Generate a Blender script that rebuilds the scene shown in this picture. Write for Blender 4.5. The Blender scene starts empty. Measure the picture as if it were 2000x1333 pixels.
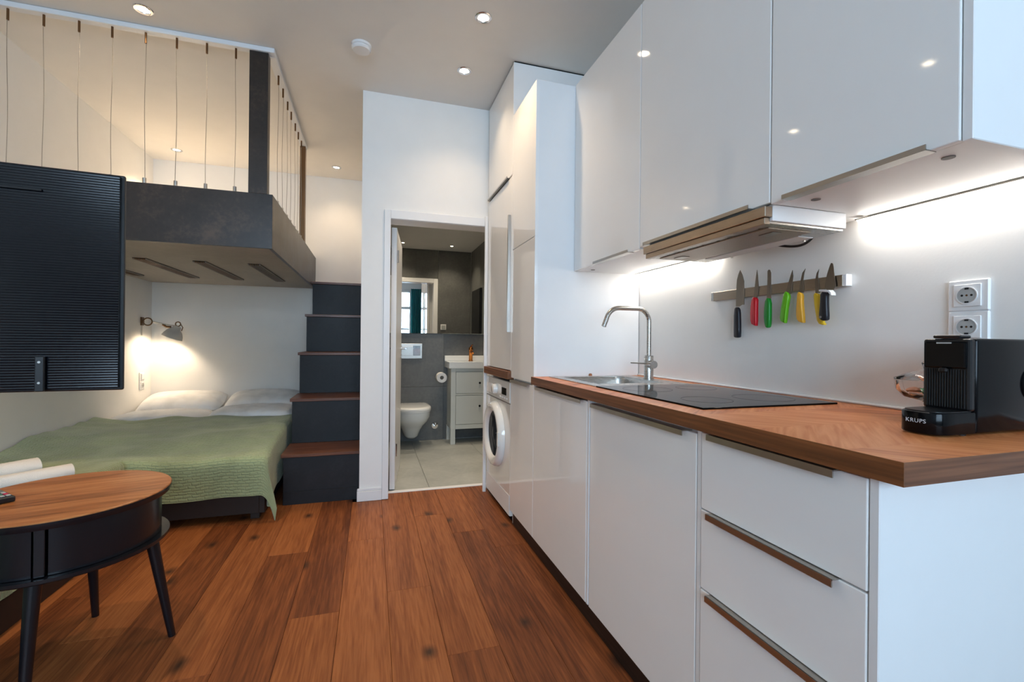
import bpy, bmesh, math, random
from mathutils import Vector, Matrix
random.seed(7)
PI = math.pi
SC = bpy.context.scene
COL = SC.collection

# ------------------------------------------------------------------ camera, world, exposure
EYE = 1.09
cam_d = bpy.data.cameras.new('camera'); cam = bpy.data.objects.new('camera', cam_d); COL.objects.link(cam)
cam_d.sensor_width = 36.0; cam_d.sensor_fit = 'HORIZONTAL'; cam_d.lens = 36.0 * 890.95 / 2000.0
cam_d.clip_start = 0.02; cam_d.clip_end = 100
_y, _p, _r = 0.298837, 0.000689, 0.009904
_right = Vector((math.cos(_y), -math.sin(_y), 0)); _fw = Vector((math.sin(_y), math.cos(_y), 0)); _up = Vector((0, 0, 1))
_f2 = _fw * math.cos(_p) + _up * math.sin(_p); _u2 = _up * math.cos(_p) - _fw * math.sin(_p)
_r3 = _right * math.cos(_r) + _u2 * math.sin(_r); _u3 = _u2 * math.cos(_r) - _right * math.sin(_r)
_m = Matrix((_r3, _u3, -_f2)).transposed().to_4x4(); _m.translation = (0, 0, EYE)
cam.matrix_world = _m
SC.camera = cam

vs = SC.view_settings
vs.view_transform = 'Standard'; vs.look = 'None'; vs.gamma = 1.0; vs.use_curve_mapping = False
vs.exposure = 0.54

SKY_STRENGTH = 11.3
world = bpy.data.worlds.new('overcast_sky'); SC.world = world; world.use_nodes = True
wn = world.node_tree.nodes; wl = world.node_tree.links
for n in list(wn): wn.remove(n)
w_out = wn.new('ShaderNodeOutputWorld'); w_bg = wn.new('ShaderNodeBackground')
w_bg.inputs['Color'].default_value = (0.58, 0.765, 1.0, 1); w_bg.inputs['Strength'].default_value = SKY_STRENGTH
wl.new(w_bg.outputs[0], w_out.inputs[0])

WIN = (-1.90, 1.06, 0.92, 2.48)          # window opening: x0 x1 z0 z1
YWIN = -2.80                             # inner face of the window wall
pl_d = bpy.data.lights.new('window_portal', 'AREA'); pl_d.shape = 'RECTANGLE'
pl_d.size = WIN[1] - WIN[0]; pl_d.size_y = WIN[3] - WIN[2]; pl_d.cycles.is_portal = True
pl = bpy.data.objects.new('window_portal', pl_d); COL.objects.link(pl)
pl.location = ((WIN[0] + WIN[1]) / 2, YWIN - 0.16, (WIN[2] + WIN[3]) / 2); pl.rotation_euler = (PI / 2, 0, 0)

WARM = (1.0, 0.73, 0.46)
SPOT_W = 30.0
LED_STRENGTH = 14.0

# ------------------------------------------------------------------ materials
def lin(c):
    return tuple(((v / 255) / 12.92 if v / 255 <= 0.04045 else ((v / 255 + 0.055) / 1.055) ** 2.4) for v in c)

def base_nodes(name):
    m = bpy.data.materials.new(name); m.use_nodes = True
    nt = m.node_tree; b = nt.nodes['Principled BSDF']
    return m, nt, b

def pmat(name, rgb, rough=0.5, metal=0.0, var=0.04, scale=8.0, bump=0.0, bscale=60.0, spec=0.5, coat=0.0, stretch=(1, 1, 1), rvar=0.0):
    """procedural painted / plastic / metal surface: noise moves colour, roughness and relief a little"""
    m, nt, b = base_nodes(name)
    c = lin(rgb)
    tc = nt.nodes.new('ShaderNodeTexCoord'); mp = nt.nodes.new('ShaderNodeMapping')
    mp.inputs['Scale'].default_value = stretch
    nt.links.new(tc.outputs['Object'], mp.inputs['Vector'])
    nz = nt.nodes.new('ShaderNodeTexNoise'); nz.inputs['Scale'].default_value = scale; nz.inputs['Detail'].default_value = 5
    nt.links.new(mp.outputs[0], nz.inputs['Vector'])
    rp = nt.nodes.new('ShaderNodeValToRGB')
    rp.color_ramp.elements[0].position = 0.3; rp.color_ramp.elements[1].position = 0.7
    rp.color_ramp.elements[0].color = tuple(max(0, v * (1 - var)) for v in c) + (1,)
    rp.color_ramp.elements[1].color = tuple(min(1, v * (1 + var)) for v in c) + (1,)
    nt.links.new(nz.outputs['Fac'], rp.inputs['Fac']); nt.links.new(rp.outputs['Color'], b.inputs['Base Color'])
    b.inputs['Roughness'].default_value = rough; b.inputs['Metallic'].default_value = metal
    b.inputs['Specular IOR Level'].default_value = spec; b.inputs['Coat Weight'].default_value = coat
    b.inputs['Coat Roughness'].default_value = 0.04
    if rvar:
        mr = nt.nodes.new('ShaderNodeMapRange'); mr.inputs['To Min'].default_value = max(0, rough - rvar); mr.inputs['To Max'].default_value = rough + rvar
        nt.links.new(nz.outputs['Fac'], mr.inputs['Value']); nt.links.new(mr.outputs[0], b.inputs['Roughness'])
    if bump:
        n2 = nt.nodes.new('ShaderNodeTexNoise'); n2.inputs['Scale'].default_value = bscale; n2.inputs['Detail'].default_value = 4
        nt.links.new(mp.outputs[0], n2.inputs['Vector'])
        bp = nt.nodes.new('ShaderNodeBump'); bp.inputs['Strength'].default_value = bump; bp.inputs['Distance'].default_value = 0.004
        nt.links.new(n2.outputs['Fac'], bp.inputs['Height']); nt.links.new(bp.outputs[0], b.inputs['Normal'])
    return m

def wood(name, dark, mid, light, grain=(38, 2.2, 38), rough=0.35, knots=False, tone=0.0, rot=0.0, ring=0.5, chevron=False):
    m, nt, b = base_nodes(name); N = nt.nodes; L = nt.links
    tc = N.new('ShaderNodeTexCoord'); oi = N.new('ShaderNodeObjectInfo')
    off = N.new('ShaderNodeVectorMath'); off.operation = 'MULTIPLY_ADD'
    comb = N.new('ShaderNodeCombineXYZ')
    for i in range(3): L.new(oi.outputs['Random'], comb.inputs[i])
    L.new(comb.outputs[0], off.inputs[0]); off.inputs[1].default_value = (37, 53, 11) if tone else (0, 0, 0)
    L.new(tc.outputs['Object'], off.inputs[2])
    src = off.outputs[0]
    if chevron:
        # two board directions alternating in bands along the worktop
        sep = N.new('ShaderNodeSeparateXYZ'); L.new(src, sep.inputs[0])
        mul = N.new('ShaderNodeMath'); mul.operation = 'MULTIPLY'; mul.inputs[1].default_value = 2.6; L.new(sep.outputs['Y'], mul.inputs[0])
        fr = N.new('ShaderNodeMath'); fr.operation = 'FRACT'; L.new(mul.outputs[0], fr.inputs[0])
        gt = N.new('ShaderNodeMath'); gt.operation = 'GREATER_THAN'; gt.inputs[1].default_value = 0.5; L.new(fr.outputs[0], gt.inputs[0])
        m1 = N.new('ShaderNodeMapping'); m1.inputs['Rotation'].default_value = (0, 0, 0.85)
        m2 = N.new('ShaderNodeMapping'); m2.inputs['Rotation'].default_value = (0, 0, -0.75); m2.inputs['Location'].default_value = (3.1, 1.7, 0)
        L.new(src, m1.inputs['Vector']); L.new(src, m2.inputs['Vector'])
        mx = N.new('ShaderNodeMix'); mx.data_type = 'VECTOR'
        L.new(gt.outputs[0], mx.inputs['Factor']); L.new(m1.outputs[0], mx.inputs[4]); L.new(m2.outputs[0], mx.inputs[5])
        src = mx.outputs[1]
    mr_ = N.new('ShaderNodeMapping'); mr_.inputs['Rotation'].default_value = (0, 0, rot); L.new(src, mr_.inputs['Vector'])
    mp = N.new('ShaderNodeMapping'); mp.inputs['Scale'].default_value = grain; L.new(mr_.outputs[0], mp.inputs['Vector'])
    fine = N.new('ShaderNodeTexNoise'); fine.inputs['Scale'].default_value = 3.0; fine.inputs['Detail'].default_value = 8; fine.inputs['Distortion'].default_value = 0.4
    L.new(mp.outputs[0], fine.inputs['Vector'])
    mp2 = N.new('ShaderNodeMapping'); mp2.inputs['Scale'].default_value = tuple(g * 0.16 for g in grain); L.new(mr_.outputs[0], mp2.inputs['Vector'])
    big = N.new('ShaderNodeTexNoise'); big.inputs['Scale'].default_value = 1.6; big.inputs['Detail'].default_value = 4; big.inputs['Distortion'].default_value = 1.2
    L.new(mp2.outputs[0], big.inputs['Vector'])
    rg = N.new('ShaderNodeMath'); rg.operation = 'MULTIPLY'; rg.inputs[1].default_value = 14.0; L.new(big.outputs['Fac'], rg.inputs[0])
    sn = N.new('ShaderNodeMath'); sn.operation = 'SINE'; L.new(rg.outputs[0], sn.inputs[0])
    s2 = N.new('ShaderNodeMapRange'); s2.inputs['From Min'].default_value = -1; L.new(sn.outputs[0], s2.inputs['Value'])
    mixf = N.new('ShaderNodeMix'); mixf.data_type = 'FLOAT'; mixf.inputs['Factor'].default_value = ring * 0.45
    L.new(fine.outputs['Fac'], mixf.inputs[2]); L.new(s2.outputs[0], mixf.inputs[3])
    add = N.new('ShaderNodeMath'); add.operation = 'ADD'; L.new(mixf.outputs[0], add.inputs[0])
    tn = N.new('ShaderNodeMath'); tn.operation = 'MULTIPLY_ADD'; tn.inputs[1].default_value = tone; tn.inputs[2].default_value = -tone / 2
    L.new(oi.outputs['Random'], tn.inputs[0]); L.new(tn.outputs[0], add.inputs[1])
    rp = N.new('ShaderNodeValToRGB'); cr = rp.color_ramp
    cr.elements[0].position = 0.22; cr.elements[0].color = lin(dark) + (1,)
    cr.elements[1].position = 0.80; cr.elements[1].color = lin(light) + (1,)
    e = cr.elements.new(0.5); e.color = lin(mid) + (1,)
    L.new(add.outputs[0], rp.inputs['Fac'])
    colour = rp.outputs['Color']
    if knots:
        mk = N.new('ShaderNodeMapping'); mk.inputs['Scale'].default_value = (3.6, 2.2, 1); L.new(src, mk.inputs['Vector'])
        dn = N.new('ShaderNodeTexNoise'); dn.inputs['Scale'].default_value = 9; L.new(src, dn.inputs['Vector'])
        vm = N.new('ShaderNodeVectorMath'); vm.operation = 'MULTIPLY_ADD'; vm.inputs[1].default_value = (0.12, 0.12, 0)
        L.new(dn.outputs['Color'], vm.inputs[0]); L.new(mk.outputs[0], vm.inputs[2])
        vo = N.new('ShaderNodeTexVoronoi'); vo.voronoi_dimensions = '2D'; vo.inputs['Scale'].default_value = 1.0; L.new(vm.outputs[0], vo.inputs['Vector'])
        kr = N.new('ShaderNodeMapRange'); kr.inputs['From Min'].default_value = 0.015; kr.inputs['From Max'].default_value = 0.125
        kr.inputs['To Min'].default_value = 1; kr.inputs['To Max'].default_value = 0; L.new(vo.outputs['Distance'], kr.inputs['Value'])
        sp = N.new('ShaderNodeSeparateColor'); L.new(vo.outputs['Color'], sp.inputs[0])
        ck = N.new('ShaderNodeMath'); ck.operation = 'GREATER_THAN'; ck.inputs[1].default_value = 0.5; L.new(sp.outputs[0], ck.inputs[0])
        mu = N.new('ShaderNodeMath'); mu.operation = 'MULTIPLY'; L.new(kr.outputs[0], mu.inputs[0]); L.new(ck.outputs[0], mu.inputs[1])
        mu2 = N.new('ShaderNodeMath'); mu2.operation = 'MULTIPLY'; mu2.inputs[1].default_value = 0.92; L.new(mu.outputs[0], mu2.inputs[0])
        mc = N.new('ShaderNodeMix'); mc.data_type = 'RGBA'; L.new(mu2.outputs[0], mc.inputs['Factor'])
        L.new(colour, mc.inputs[6]); mc.inputs[7].default_value = lin((52, 32, 22)) + (1,)
        colour = mc.outputs[2]
    L.new(colour, b.inputs['Base Color'])
    rr = N.new('ShaderNodeMapRange'); rr.inputs['To Min'].default_value = rough + 0.12; rr.inputs['To Max'].default_value = rough - 0.08
    L.new(fine.outputs['Fac'], rr.inputs['Value']); L.new(rr.outputs[0], b.inputs['Roughness'])
    bp = N.new('ShaderNodeBump'); bp.inputs['Strength'].default_value = 0.12; bp.inputs['Distance'].default_value = 0.002
    L.new(fine.outputs['Fac'], bp.inputs['Height']); L.new(bp.outputs[0], b.inputs['Normal'])
    return m

def slate(name, c0, c1, c2, rough=0.38, scale=3.0, spec=0.5):
    """patchy oxidised-metal look laminate / stone tile"""
    m, nt, b = base_nodes(name); N = nt.nodes; L = nt.links
    tc = N.new('ShaderNodeTexCoord')
    a = N.new('ShaderNodeTexNoise'); a.inputs['Scale'].default_value = scale; a.inputs['Detail'].default_value = 7; a.inputs['Roughness'].default_value = 0.65
    L.new(tc.outputs['Object'], a.inputs['Vector'])
    f = N.new('ShaderNodeTexNoise'); f.inputs['Scale'].default_value = scale * 14; f.inputs['Detail'].default_value = 4
    L.new(tc.outputs['Object'], f.inputs['Vector'])
    mx = N.new('ShaderNodeMix'); mx.data_type = 'FLOAT'; mx.inputs['Factor'].default_value = 0.25
    L.new(a.outputs['Fac'], mx.inputs[2]); L.new(f.outputs['Fac'], mx.inputs[3])
    rp = N.new('ShaderNodeValToRGB'); cr = rp.color_ramp
    cr.elements[0].position = 0.36; cr.elements[0].color = lin(c0) + (1,)
    cr.elements[1].position = 0.68; cr.elements[1].color = lin(c2) + (1,)
    e = cr.elements.new(0.52); e.color = lin(c1) + (1,)
    L.new(mx.outputs[0], rp.inputs['Fac']); L.new(rp.outputs['Color'], b.inputs['Base Color'])
    mr = N.new('ShaderNodeMapRange'); mr.inputs['To Min'].default_value = rough - 0.08; mr.inputs['To Max'].default_value = rough + 0.12
    L.new(a.outputs['Fac'], mr.inputs['Value']); L.new(mr.outputs[0], b.inputs['Roughness'])
    b.inputs['Specular IOR Level'].default_value = spec
    bp = N.new('ShaderNodeBump'); bp.inputs['Strength'].default_value = 0.06; bp.inputs['Distance'].default_value = 0.002
    L.new(f.outputs['Fac'], bp.inputs['Height']); L.new(bp.outputs[0], b.inputs['Normal'])
    return m

def emis(name, rgb, strength):
    m, nt, b = base_nodes(name)
    b.inputs['Base Color'].default_value = rgb + (1,)
    b.inputs['Emission Color'].default_value = rgb + (1,); b.inputs['Emission Strength'].default_value = strength
    return m

def glassmat(name, tint=(1, 1, 1), rough=0.0, ior=1.45):
    m, nt, b = base_nodes(name)
    b.inputs['Base Color'].default_value = tint + (1,); b.inputs['Transmission Weight'].default_value = 1.0
    b.inputs['Roughness'].default_value = rough; b.inputs['IOR'].default_value = ior
    return m

def panemat(name):
    m = bpy.data.materials.new(name); m.use_nodes = True; nt = m.node_tree
    for n in list(nt.nodes): nt.nodes.remove(n)
    o = nt.nodes.new('ShaderNodeOutputMaterial'); t = nt.nodes.new('ShaderNodeBsdfTransparent'); g = nt.nodes.new('ShaderNodeBsdfGlossy')
    g.inputs['Roughness'].default_value = 0.0; fr = nt.nodes.new('ShaderNodeFresnel'); mx = nt.nodes.new('ShaderNodeMixShader')
    t.inputs['Color'].default_value = (0.96, 0.98, 0.97, 1)
    nt.links.new(fr.outputs[0], mx.inputs[0]); nt.links.new(t.outputs[0], mx.inputs[1]); nt.links.new(g.outputs[0], mx.inputs[2]); nt.links.new(mx.outputs[0], o.inputs[0])
    return m

def quiltmat(name, rgb, stitch=True):
    m, nt, b = base_nodes(name); N = nt.nodes; L = nt.links
    tc = N.new('ShaderNodeTexCoord')
    nz = N.new('ShaderNodeTexNoise'); nz.inputs['Scale'].default_value = 6; nz.inputs['Detail'].default_value = 6; L.new(tc.outputs['Object'], nz.inputs['Vector'])
    c = lin(rgb)
    rp = N.new('ShaderNodeValToRGB'); rp.color_ramp.elements[0].position = 0.3; rp.color_ramp.elements[1].position = 0.72
    rp.color_ramp.elements[0].color = tuple(v * 0.8 for v in c) + (1,); rp.color_ramp.elements[1].color = tuple(v * 1.15 for v in c) + (1,)
    L.new(nz.outputs['Fac'], rp.inputs['Fac']); L.new(rp.outputs['Color'], b.inputs['Base Color'])
    b.inputs['Roughness'].default_value = 0.85; b.inputs['Sheen Weight'].default_value = 0.35; b.inputs['Sheen Roughness'].default_value = 0.4
    if stitch:
        # rows of quilting: cells puffed between stitched lines
        uv = N.new('ShaderNodeUVMap'); uv.uv_map = 'UVMap'
        br = N.new('ShaderNodeTexBrick'); br.inputs['Scale'].default_value = 1.0; br.inputs['Brick Width'].default_value = 0.042; br.inputs['Row Height'].default_value = 0.017
        br.inputs['Mortar Size'].default_value = 0.0045; br.inputs['Mortar Smooth'].default_value = 1.0
        br.inputs['Color1'].default_value = (1, 1, 1, 1); br.inputs['Color2'].default_value = (0.8, 0.8, 0.8, 1); br.inputs['Mortar'].default_value = (0, 0, 0, 1)
        ds = N.new('ShaderNodeTexNoise'); ds.inputs['Scale'].default_value = 28; L.new(uv.outputs[0], ds.inputs['Vector'])
        va = N.new('ShaderNodeVectorMath'); va.operation = 'MULTIPLY_ADD'; va.inputs[1].default_value = (0.018, 0.018, 0)
        L.new(ds.outputs['Color'], va.inputs[0]); L.new(uv.outputs[0], va.inputs[2]); L.new(va.outputs[0], br.inputs['Vector'])
        bp = N.new('ShaderNodeBump'); bp.inputs['Strength'].default_value = 0.55; bp.inputs['Distance'].default_value = 0.006
        L.new(br.outputs['Color'], bp.inputs['Height']); L.new(bp.outputs[0], b.inputs['Normal'])
    return m

M = {}
M['wall'] = pmat('white_wall_paint', (241, 240, 237), 0.65, var=0.012, bump=0.05, bscale=180)
M['ceil'] = pmat('white_ceiling_paint', (228, 226, 222), 0.75, var=0.012, bump=0.04, bscale=180)
M['trim'] = pmat('white_satin_trim', (236, 236, 236), 0.35, var=0.01)
M['gloss'] = pmat('gloss_white_front', (244, 243, 241), 0.05, var=0.006)
M['carc'] = pmat('white_melamine', (236, 236, 236), 0.4, var=0.01)
M['floor'] = wood('oiled_oak_plank', (96, 49, 23), (134, 75, 38), (166, 100, 54), grain=(44, 2.0, 44), rough=0.5, knots=True, tone=0.38, ring=0.35)
M['floor'].node_tree.nodes['Principled BSDF'].inputs['Specular IOR Level'].default_value = 0.3
M['subfloor'] = pmat('dark_subfloor', (30, 20, 14), 0.9)
M['worktop'] = wood('walnut_parquet_worktop', (146, 78, 38), (206, 120, 64), (232, 156, 96), grain=(26, 1.6, 26), rough=0.38, ring=0.6, chevron=True)
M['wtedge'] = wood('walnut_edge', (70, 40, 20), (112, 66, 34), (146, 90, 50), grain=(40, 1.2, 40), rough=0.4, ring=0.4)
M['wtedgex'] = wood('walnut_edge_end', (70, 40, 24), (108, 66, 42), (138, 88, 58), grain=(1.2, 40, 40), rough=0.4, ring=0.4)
M['tread'] = wood('walnut_tread', (66, 38, 24), (112, 66, 42), (140, 88, 58), grain=(2.0, 30, 30), rough=0.35, ring=0.5)
M['tabletop'] = wood('walnut_table_top', (104, 60, 28), (166, 102, 54), (198, 136, 82), grain=(2.2, 30, 30), rough=0.32, ring=0.55, rot=-0.25)
M['slate'] = slate('dark_oxide_laminate', (26, 22, 19), (40, 33, 29), (70, 57, 46), rough=0.33, scale=4.0, spec=0.5)
M['riser'] = slate('charcoal_laminate', (20, 20, 23), (27, 27, 31), (38, 38, 42), rough=0.45, scale=5.0, spec=0.35)
M['under'] = slate('pale_grey_board', (150, 144, 136), (162, 156, 148), (174, 168, 160), rough=0.6, scale=2.0)
M['tile'] = slate('anthracite_tile', (90, 90, 88), (104, 104, 101), (120, 119, 114), rough=0.42, scale=2.5)
M['tilef'] = slate('grey_floor_tile', (156, 158, 153), (170, 172, 166), (182, 183, 177), rough=0.45, scale=2.5)
M['grout'] = pmat('grey_grout', (86, 86, 84), 0.9)
M['steel'] = pmat('brushed_steel', (186, 182, 176), 0.28, metal=1.0, var=0.06, scale=30, stretch=(1, 1, 30), rvar=0.06)
M['steelh'] = pmat('brushed_steel_bar', (172, 158, 142), 0.3, metal=1.0, var=0.08, scale=20, stretch=(30, 1, 30), rvar=0.06)
M['alu'] = pmat('anodised_aluminium', (178, 172, 164), 0.33, metal=1.0, var=0.04, scale=20)
M['chrome'] = pmat('polished_chrome', (220, 220, 222), 0.08, metal=1.0, var=0.01)
M['copper'] = pmat('copper_tap', (214, 138, 72), 0.14, metal=1.0, var=0.03)
M['bronze'] = pmat('bronze_fitting', (120, 92, 66), 0.35, metal=1.0, var=0.05)
M['mirror'] = pmat('mirror_silver', (236, 238, 236), 0.0, metal=1.0, var=0.0)
M['black'] = pmat('black_plastic', (16, 17, 20), 0.32, var=0.1)
M['blackg'] = pmat('black_gloss', (8, 9, 12), 0.14, var=0.05, spec=0.2)
M['tvback'] = pmat('black_ribbed_plastic', (5, 7, 13), 0.18, var=0.08, spec=0.4)
M['hob'] = pmat('black_ceramic_glass', (14, 12, 12), 0.05, var=0.03, spec=0.5)
M['plinth'] = wood('dark_brown_plinth', (24, 15, 11), (34, 22, 16), (46, 30, 22), grain=(30, 2, 30), rough=0.5)
M['bedbase'] = pmat('dark_brown_bed_base', (44, 30, 23), 0.6, var=0.1, scale=20)
M['tblack'] = pmat('satin_black_lacquer', (18, 19, 24), 0.25, var=0.05)
M['shelfg'] = pmat('grey_shelf', (150, 146, 140), 0.4)
M['green'] = quiltmat('sage_green_quilt', (160, 174, 134))
M['linen'] = quiltmat('white_linen', (250, 249, 247), stitch=False)
M['towel'] = pmat('white_towelling', (232, 228, 222), 0.95, var=0.03, bump=0.5, bscale=400)
M['hob'].node_tree.nodes['Principled BSDF'].inputs['IOR'].default_value = 1.14
M['teal'] = pmat('teal_curtain', (70, 150, 152), 0.85, var=0.06, stretch=(30, 1, 1))
M['mauve'] = pmat('mauve_curtain', (150, 138, 142), 0.85, var=0.05)
M['porc'] = pmat('white_porcelain', (238, 238, 234), 0.08, var=0.005, coat=0.5)
M['vanity'] = pmat('pale_grey_lacquer', (205, 206, 198), 0.35, var=0.01)
M['lampwhite'] = pmat('white_lamp_enamel', (214, 208, 198), 0.4)
M['socket'] = pmat('white_socket_plastic', (236, 236, 236), 0.25, var=0.005)
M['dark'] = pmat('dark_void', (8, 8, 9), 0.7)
M['filter'] = pmat('grease_filter_mesh', (176, 164, 150), 0.4, metal=0.8, var=0.1, scale=220)
M['blade'] = pmat('knife_steel', (150, 142, 132), 0.3, metal=1.0, var=0.05, scale=30, stretch=(1, 30, 1))
M['red'] = pmat('red_handle', (206, 16, 34), 0.35); M['dgreen'] = pmat('green_handle', (10, 134, 38), 0.35)
M['lime'] = pmat('lime_handle', (104, 186, 22), 0.35); M['amber'] = pmat('amber_handle', (240, 178, 52), 0.35)
M['yellow'] = pmat('yellow_handle', (232, 194, 40), 0.35); M['bhandle'] = pmat('black_handle', (22, 24, 34), 0.35)
M['glass'] = glassmat('clear_glass'); M['pane'] = panemat('window_pane')
M['wmglass'] = pmat('dark_drum_glass', (40, 48, 60), 0.06, spec=0.8)
M['screen'] = pmat('black_display', (8, 9, 12), 0.1)
M['candyg'] = pmat('green_wrapper', (22, 120, 70), 0.25); M['candyb'] = pmat('brown_wrapper', (170, 104, 66), 0.4)
M['grey'] = pmat('grey_rubber', (120, 118, 116), 0.6); M['btnw'] = pmat('grey_button', (176, 178, 176), 0.5)
M['btnr'] = pmat('pink_button', (196, 40, 84), 0.5); M['btng'] = pmat('teal_button', (70, 130, 112), 0.5)
M['ink'] = pmat('silver_print', (206, 208, 214), 0.4)
M['led'] = emis('led_diffuser', (1.0, 0.94, 0.86), LED_STRENGTH)
M['bulb'] = emis('warm_bulb', (1.0, 0.80, 0.55), 30.0)
M['rail'] = pmat('white_steel_rail', (226, 230, 234), 0.35, var=0.01)
M['facade'] = pmat('pale_facade', (206, 204, 200), 0.8)

# ------------------------------------------------------------------ mesh helpers (world coordinates)
WL = {}
def NB(): return bmesh.new()

def box(bm, x0, x1, y0, y1, z0, z1, r=0.0, seg=1):
    ret = bmesh.ops.create_cube(bm, size=1.0)
    vsx = ret['verts']
    bmesh.ops.scale(bm, vec=(x1 - x0, y1 - y0, z1 - z0), verts=vsx)
    bmesh.ops.translate(bm, vec=((x0 + x1) / 2, (y0 + y1) / 2, (z0 + z1) / 2), verts=vsx)
    if r > 0:
        es = set()
        for v in vsx: es.update(v.link_edges)
        bmesh.ops.bevel(bm, geom=list(es), offset=r, segments=seg, affect='EDGES', profile=0.5)
    return bm

def cyl(bm, p0, p1, r0, r1=None, n=16, caps=True):
    r1 = r0 if r1 is None else r1
    p0 = Vector(p0); p1 = Vector(p1); d = p1 - p0
    ret = bmesh.ops.create_cone(bm, cap_ends=caps, segments=n, radius1=max(r0, 1e-5), radius2=max(r1, 1e-5), depth=d.length)
    q = Vector((0, 0, 1)).rotation_difference(d.normalized()).to_matrix().to_4x4()
    bmesh.ops.transform(bm, matrix=Matrix.Translation((p0 + p1) / 2) @ q, verts=ret['verts'])
    return bm

def lathe(bm, prof, c=(0, 0, 0), n=32, axis='z', sx=1.0, sy=1.0, cap=True):
    rings = []
    for r, z in prof:
        ring = []
        for i in range(n):
            a = 2 * PI * i / n
            p = (r * math.cos(a) * sx, r * math.sin(a) * sy, z)
            if axis == 'x': p = (p[2], p[0], p[1])
            elif axis == 'y': p = (p[0], p[2], p[1])
            ring.append(bm.verts.new((p[0] + c[0], p[1] + c[1], p[2] + c[2])))
        rings.append(ring)
    for a, b in zip(rings, rings[1:]):
        for i in range(n): bm.faces.new((a[i], a[(i + 1) % n], b[(i + 1) % n], b[i]))
    if cap:
        bm.faces.new(rings[0][::-1]); bm.faces.new(rings[-1])
    bmesh.ops.recalc_face_normals(bm, faces=bm.faces[:])
    return bm

def tube(bm, pts, r, n=10, closed=False):
    pts = [Vector(p) for p in pts]; rings = []
    ref = None
    for i, p in enumerate(pts):
        d = (pts[min(i + 1, len(pts) - 1)] - pts[max(i - 1, 0)]).normalized()
        if ref is None: ref = d.orthogonal().normalized()
        ref = (ref - d * ref.dot(d)).normalized(); s = d.cross(ref)
        rr = r[i] if isinstance(r, (list, tuple)) else r
        rings.append([bm.verts.new(p + (ref * math.cos(2 * PI * k / n) + s * math.sin(2 * PI * k / n)) * rr) for k in range(n)])
    for a, b in zip(rings, rings[1:]):
        for k in range(n): bm.faces.new((a[k], a[(k + 1) % n], b[(k + 1) % n], b[k]))
    bm.faces.new(rings[0][::-1]); bm.faces.new(rings[-1])
    bmesh.ops.recalc_face_normals(bm, faces=bm.faces[:])
    return bm

def arc(c, u, v, r, a0, a1, n=8):
    c = Vector(c); u = Vector(u); v = Vector(v)
    return [c + (u * math.cos(a0 + (a1 - a0) * i / n) + v * math.sin(a0 + (a1 - a0) * i / n)) * r for i in range(n + 1)]

def prism(bm, poly, fix, a, b, r=0.0):
    """extrude a 2-D polygon; fix='x': poly is (y,z) between x=a..b ; 'y': (x,z) ; 'z': (x,y)"""
    def P(p, t):
        return {'x': (t, p[0], p[1]), 'y': (p[0], t, p[1]), 'z': (p[0], p[1], t)}[fix]
    A = [bm.verts.new(P(p, a)) for p in poly]; B = [bm.verts.new(P(p, b)) for p in poly]
    n = len(poly); fs = [bm.faces.new(A[::-1]), bm.faces.new(B)]
    for i in range(n): fs.append(bm.faces.new((A[i], A[(i + 1) % n], B[(i + 1) % n], B[i])))
    bmesh.ops.recalc_face_normals(bm, faces=fs)
    if r > 0:
        es = [e for e in fs[0].edges] + [e for e in fs[1].edges]
        bmesh.ops.bevel(bm, geom=es, offset=r, segments=2, affect='EDGES', profile=0.5)
    return bm

def smooth_poly(poly, it=2):
    for _ in range(it):
        out = []
        for i in range(len(poly)):
            p, q = poly[i], poly[(i + 1) % len(poly)]
            out += [(0.75 * p[0] + 0.25 * q[0], 0.75 * p[1] + 0.25 * q[1]), (0.25 * p[0] + 0.75 * q[0], 0.25 * p[1] + 0.75 * q[1])]
        poly = out
    return poly

def obj(name, bm, mat, parent=None, smooth=True, ang=35, T=None, uvf=None):
    if T is not None: bmesh.ops.transform(bm, matrix=T, verts=bm.verts[:])
    bm.verts.ensure_lookup_table()
    xs = [v.co.x for v in bm.verts]; ys = [v.co.y for v in bm.verts]; zs = [v.co.z for v in bm.verts]
    loc = Vector(((min(xs) + max(xs)) / 2, (min(ys) + max(ys)) / 2, min(zs)))
    bmesh.ops.translate(bm, vec=-loc, verts=bm.verts[:])
    me = bpy.data.meshes.new(name); bm.to_mesh(me); bm.free()
    if smooth:
        for p in me.polygons: p.use_smooth = True
        me.set_sharp_from_angle(angle=math.radians(ang))
    mats = mat if isinstance(mat, (list, tuple)) else [mat]
    for k in mats: me.materials.append(M[k] if isinstance(k, str) else k)
    o = bpy.data.objects.new(name, me); COL.objects.link(o)
    WL[o.name] = loc
    if parent is not None:
        o.parent = parent; o.location = loc - WL[parent.name]
    else:
        o.location = loc
    return o

def bobj(name, b, mat, parent=None, r=0.0015, seg=1, T=None):
    return obj(name, box(NB(), *b, r=r, seg=seg), mat, parent, T=T, smooth=(seg > 2))

def thing(name, label, cat, loc, group=None, kind=None):
    o = bpy.data.objects.new(name, None); COL.objects.link(o); o.empty_display_size = 0.05
    o.location = loc; WL[o.name] = Vector(loc)
    o['label'] = label; o['category'] = cat
    if group: o['group'] = group
    if kind: o['kind'] = kind
    return o

def tag(o, label, cat, group=None, kind=None):
    o['label'] = label; o['category'] = cat
    if group: o['group'] = group
    if kind: o['kind'] = kind
    return o

def struct(o, label=None, cat=None):
    o['kind'] = 'structure'
    if label: o['label'] = label; o['category'] = cat
    return o

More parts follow.
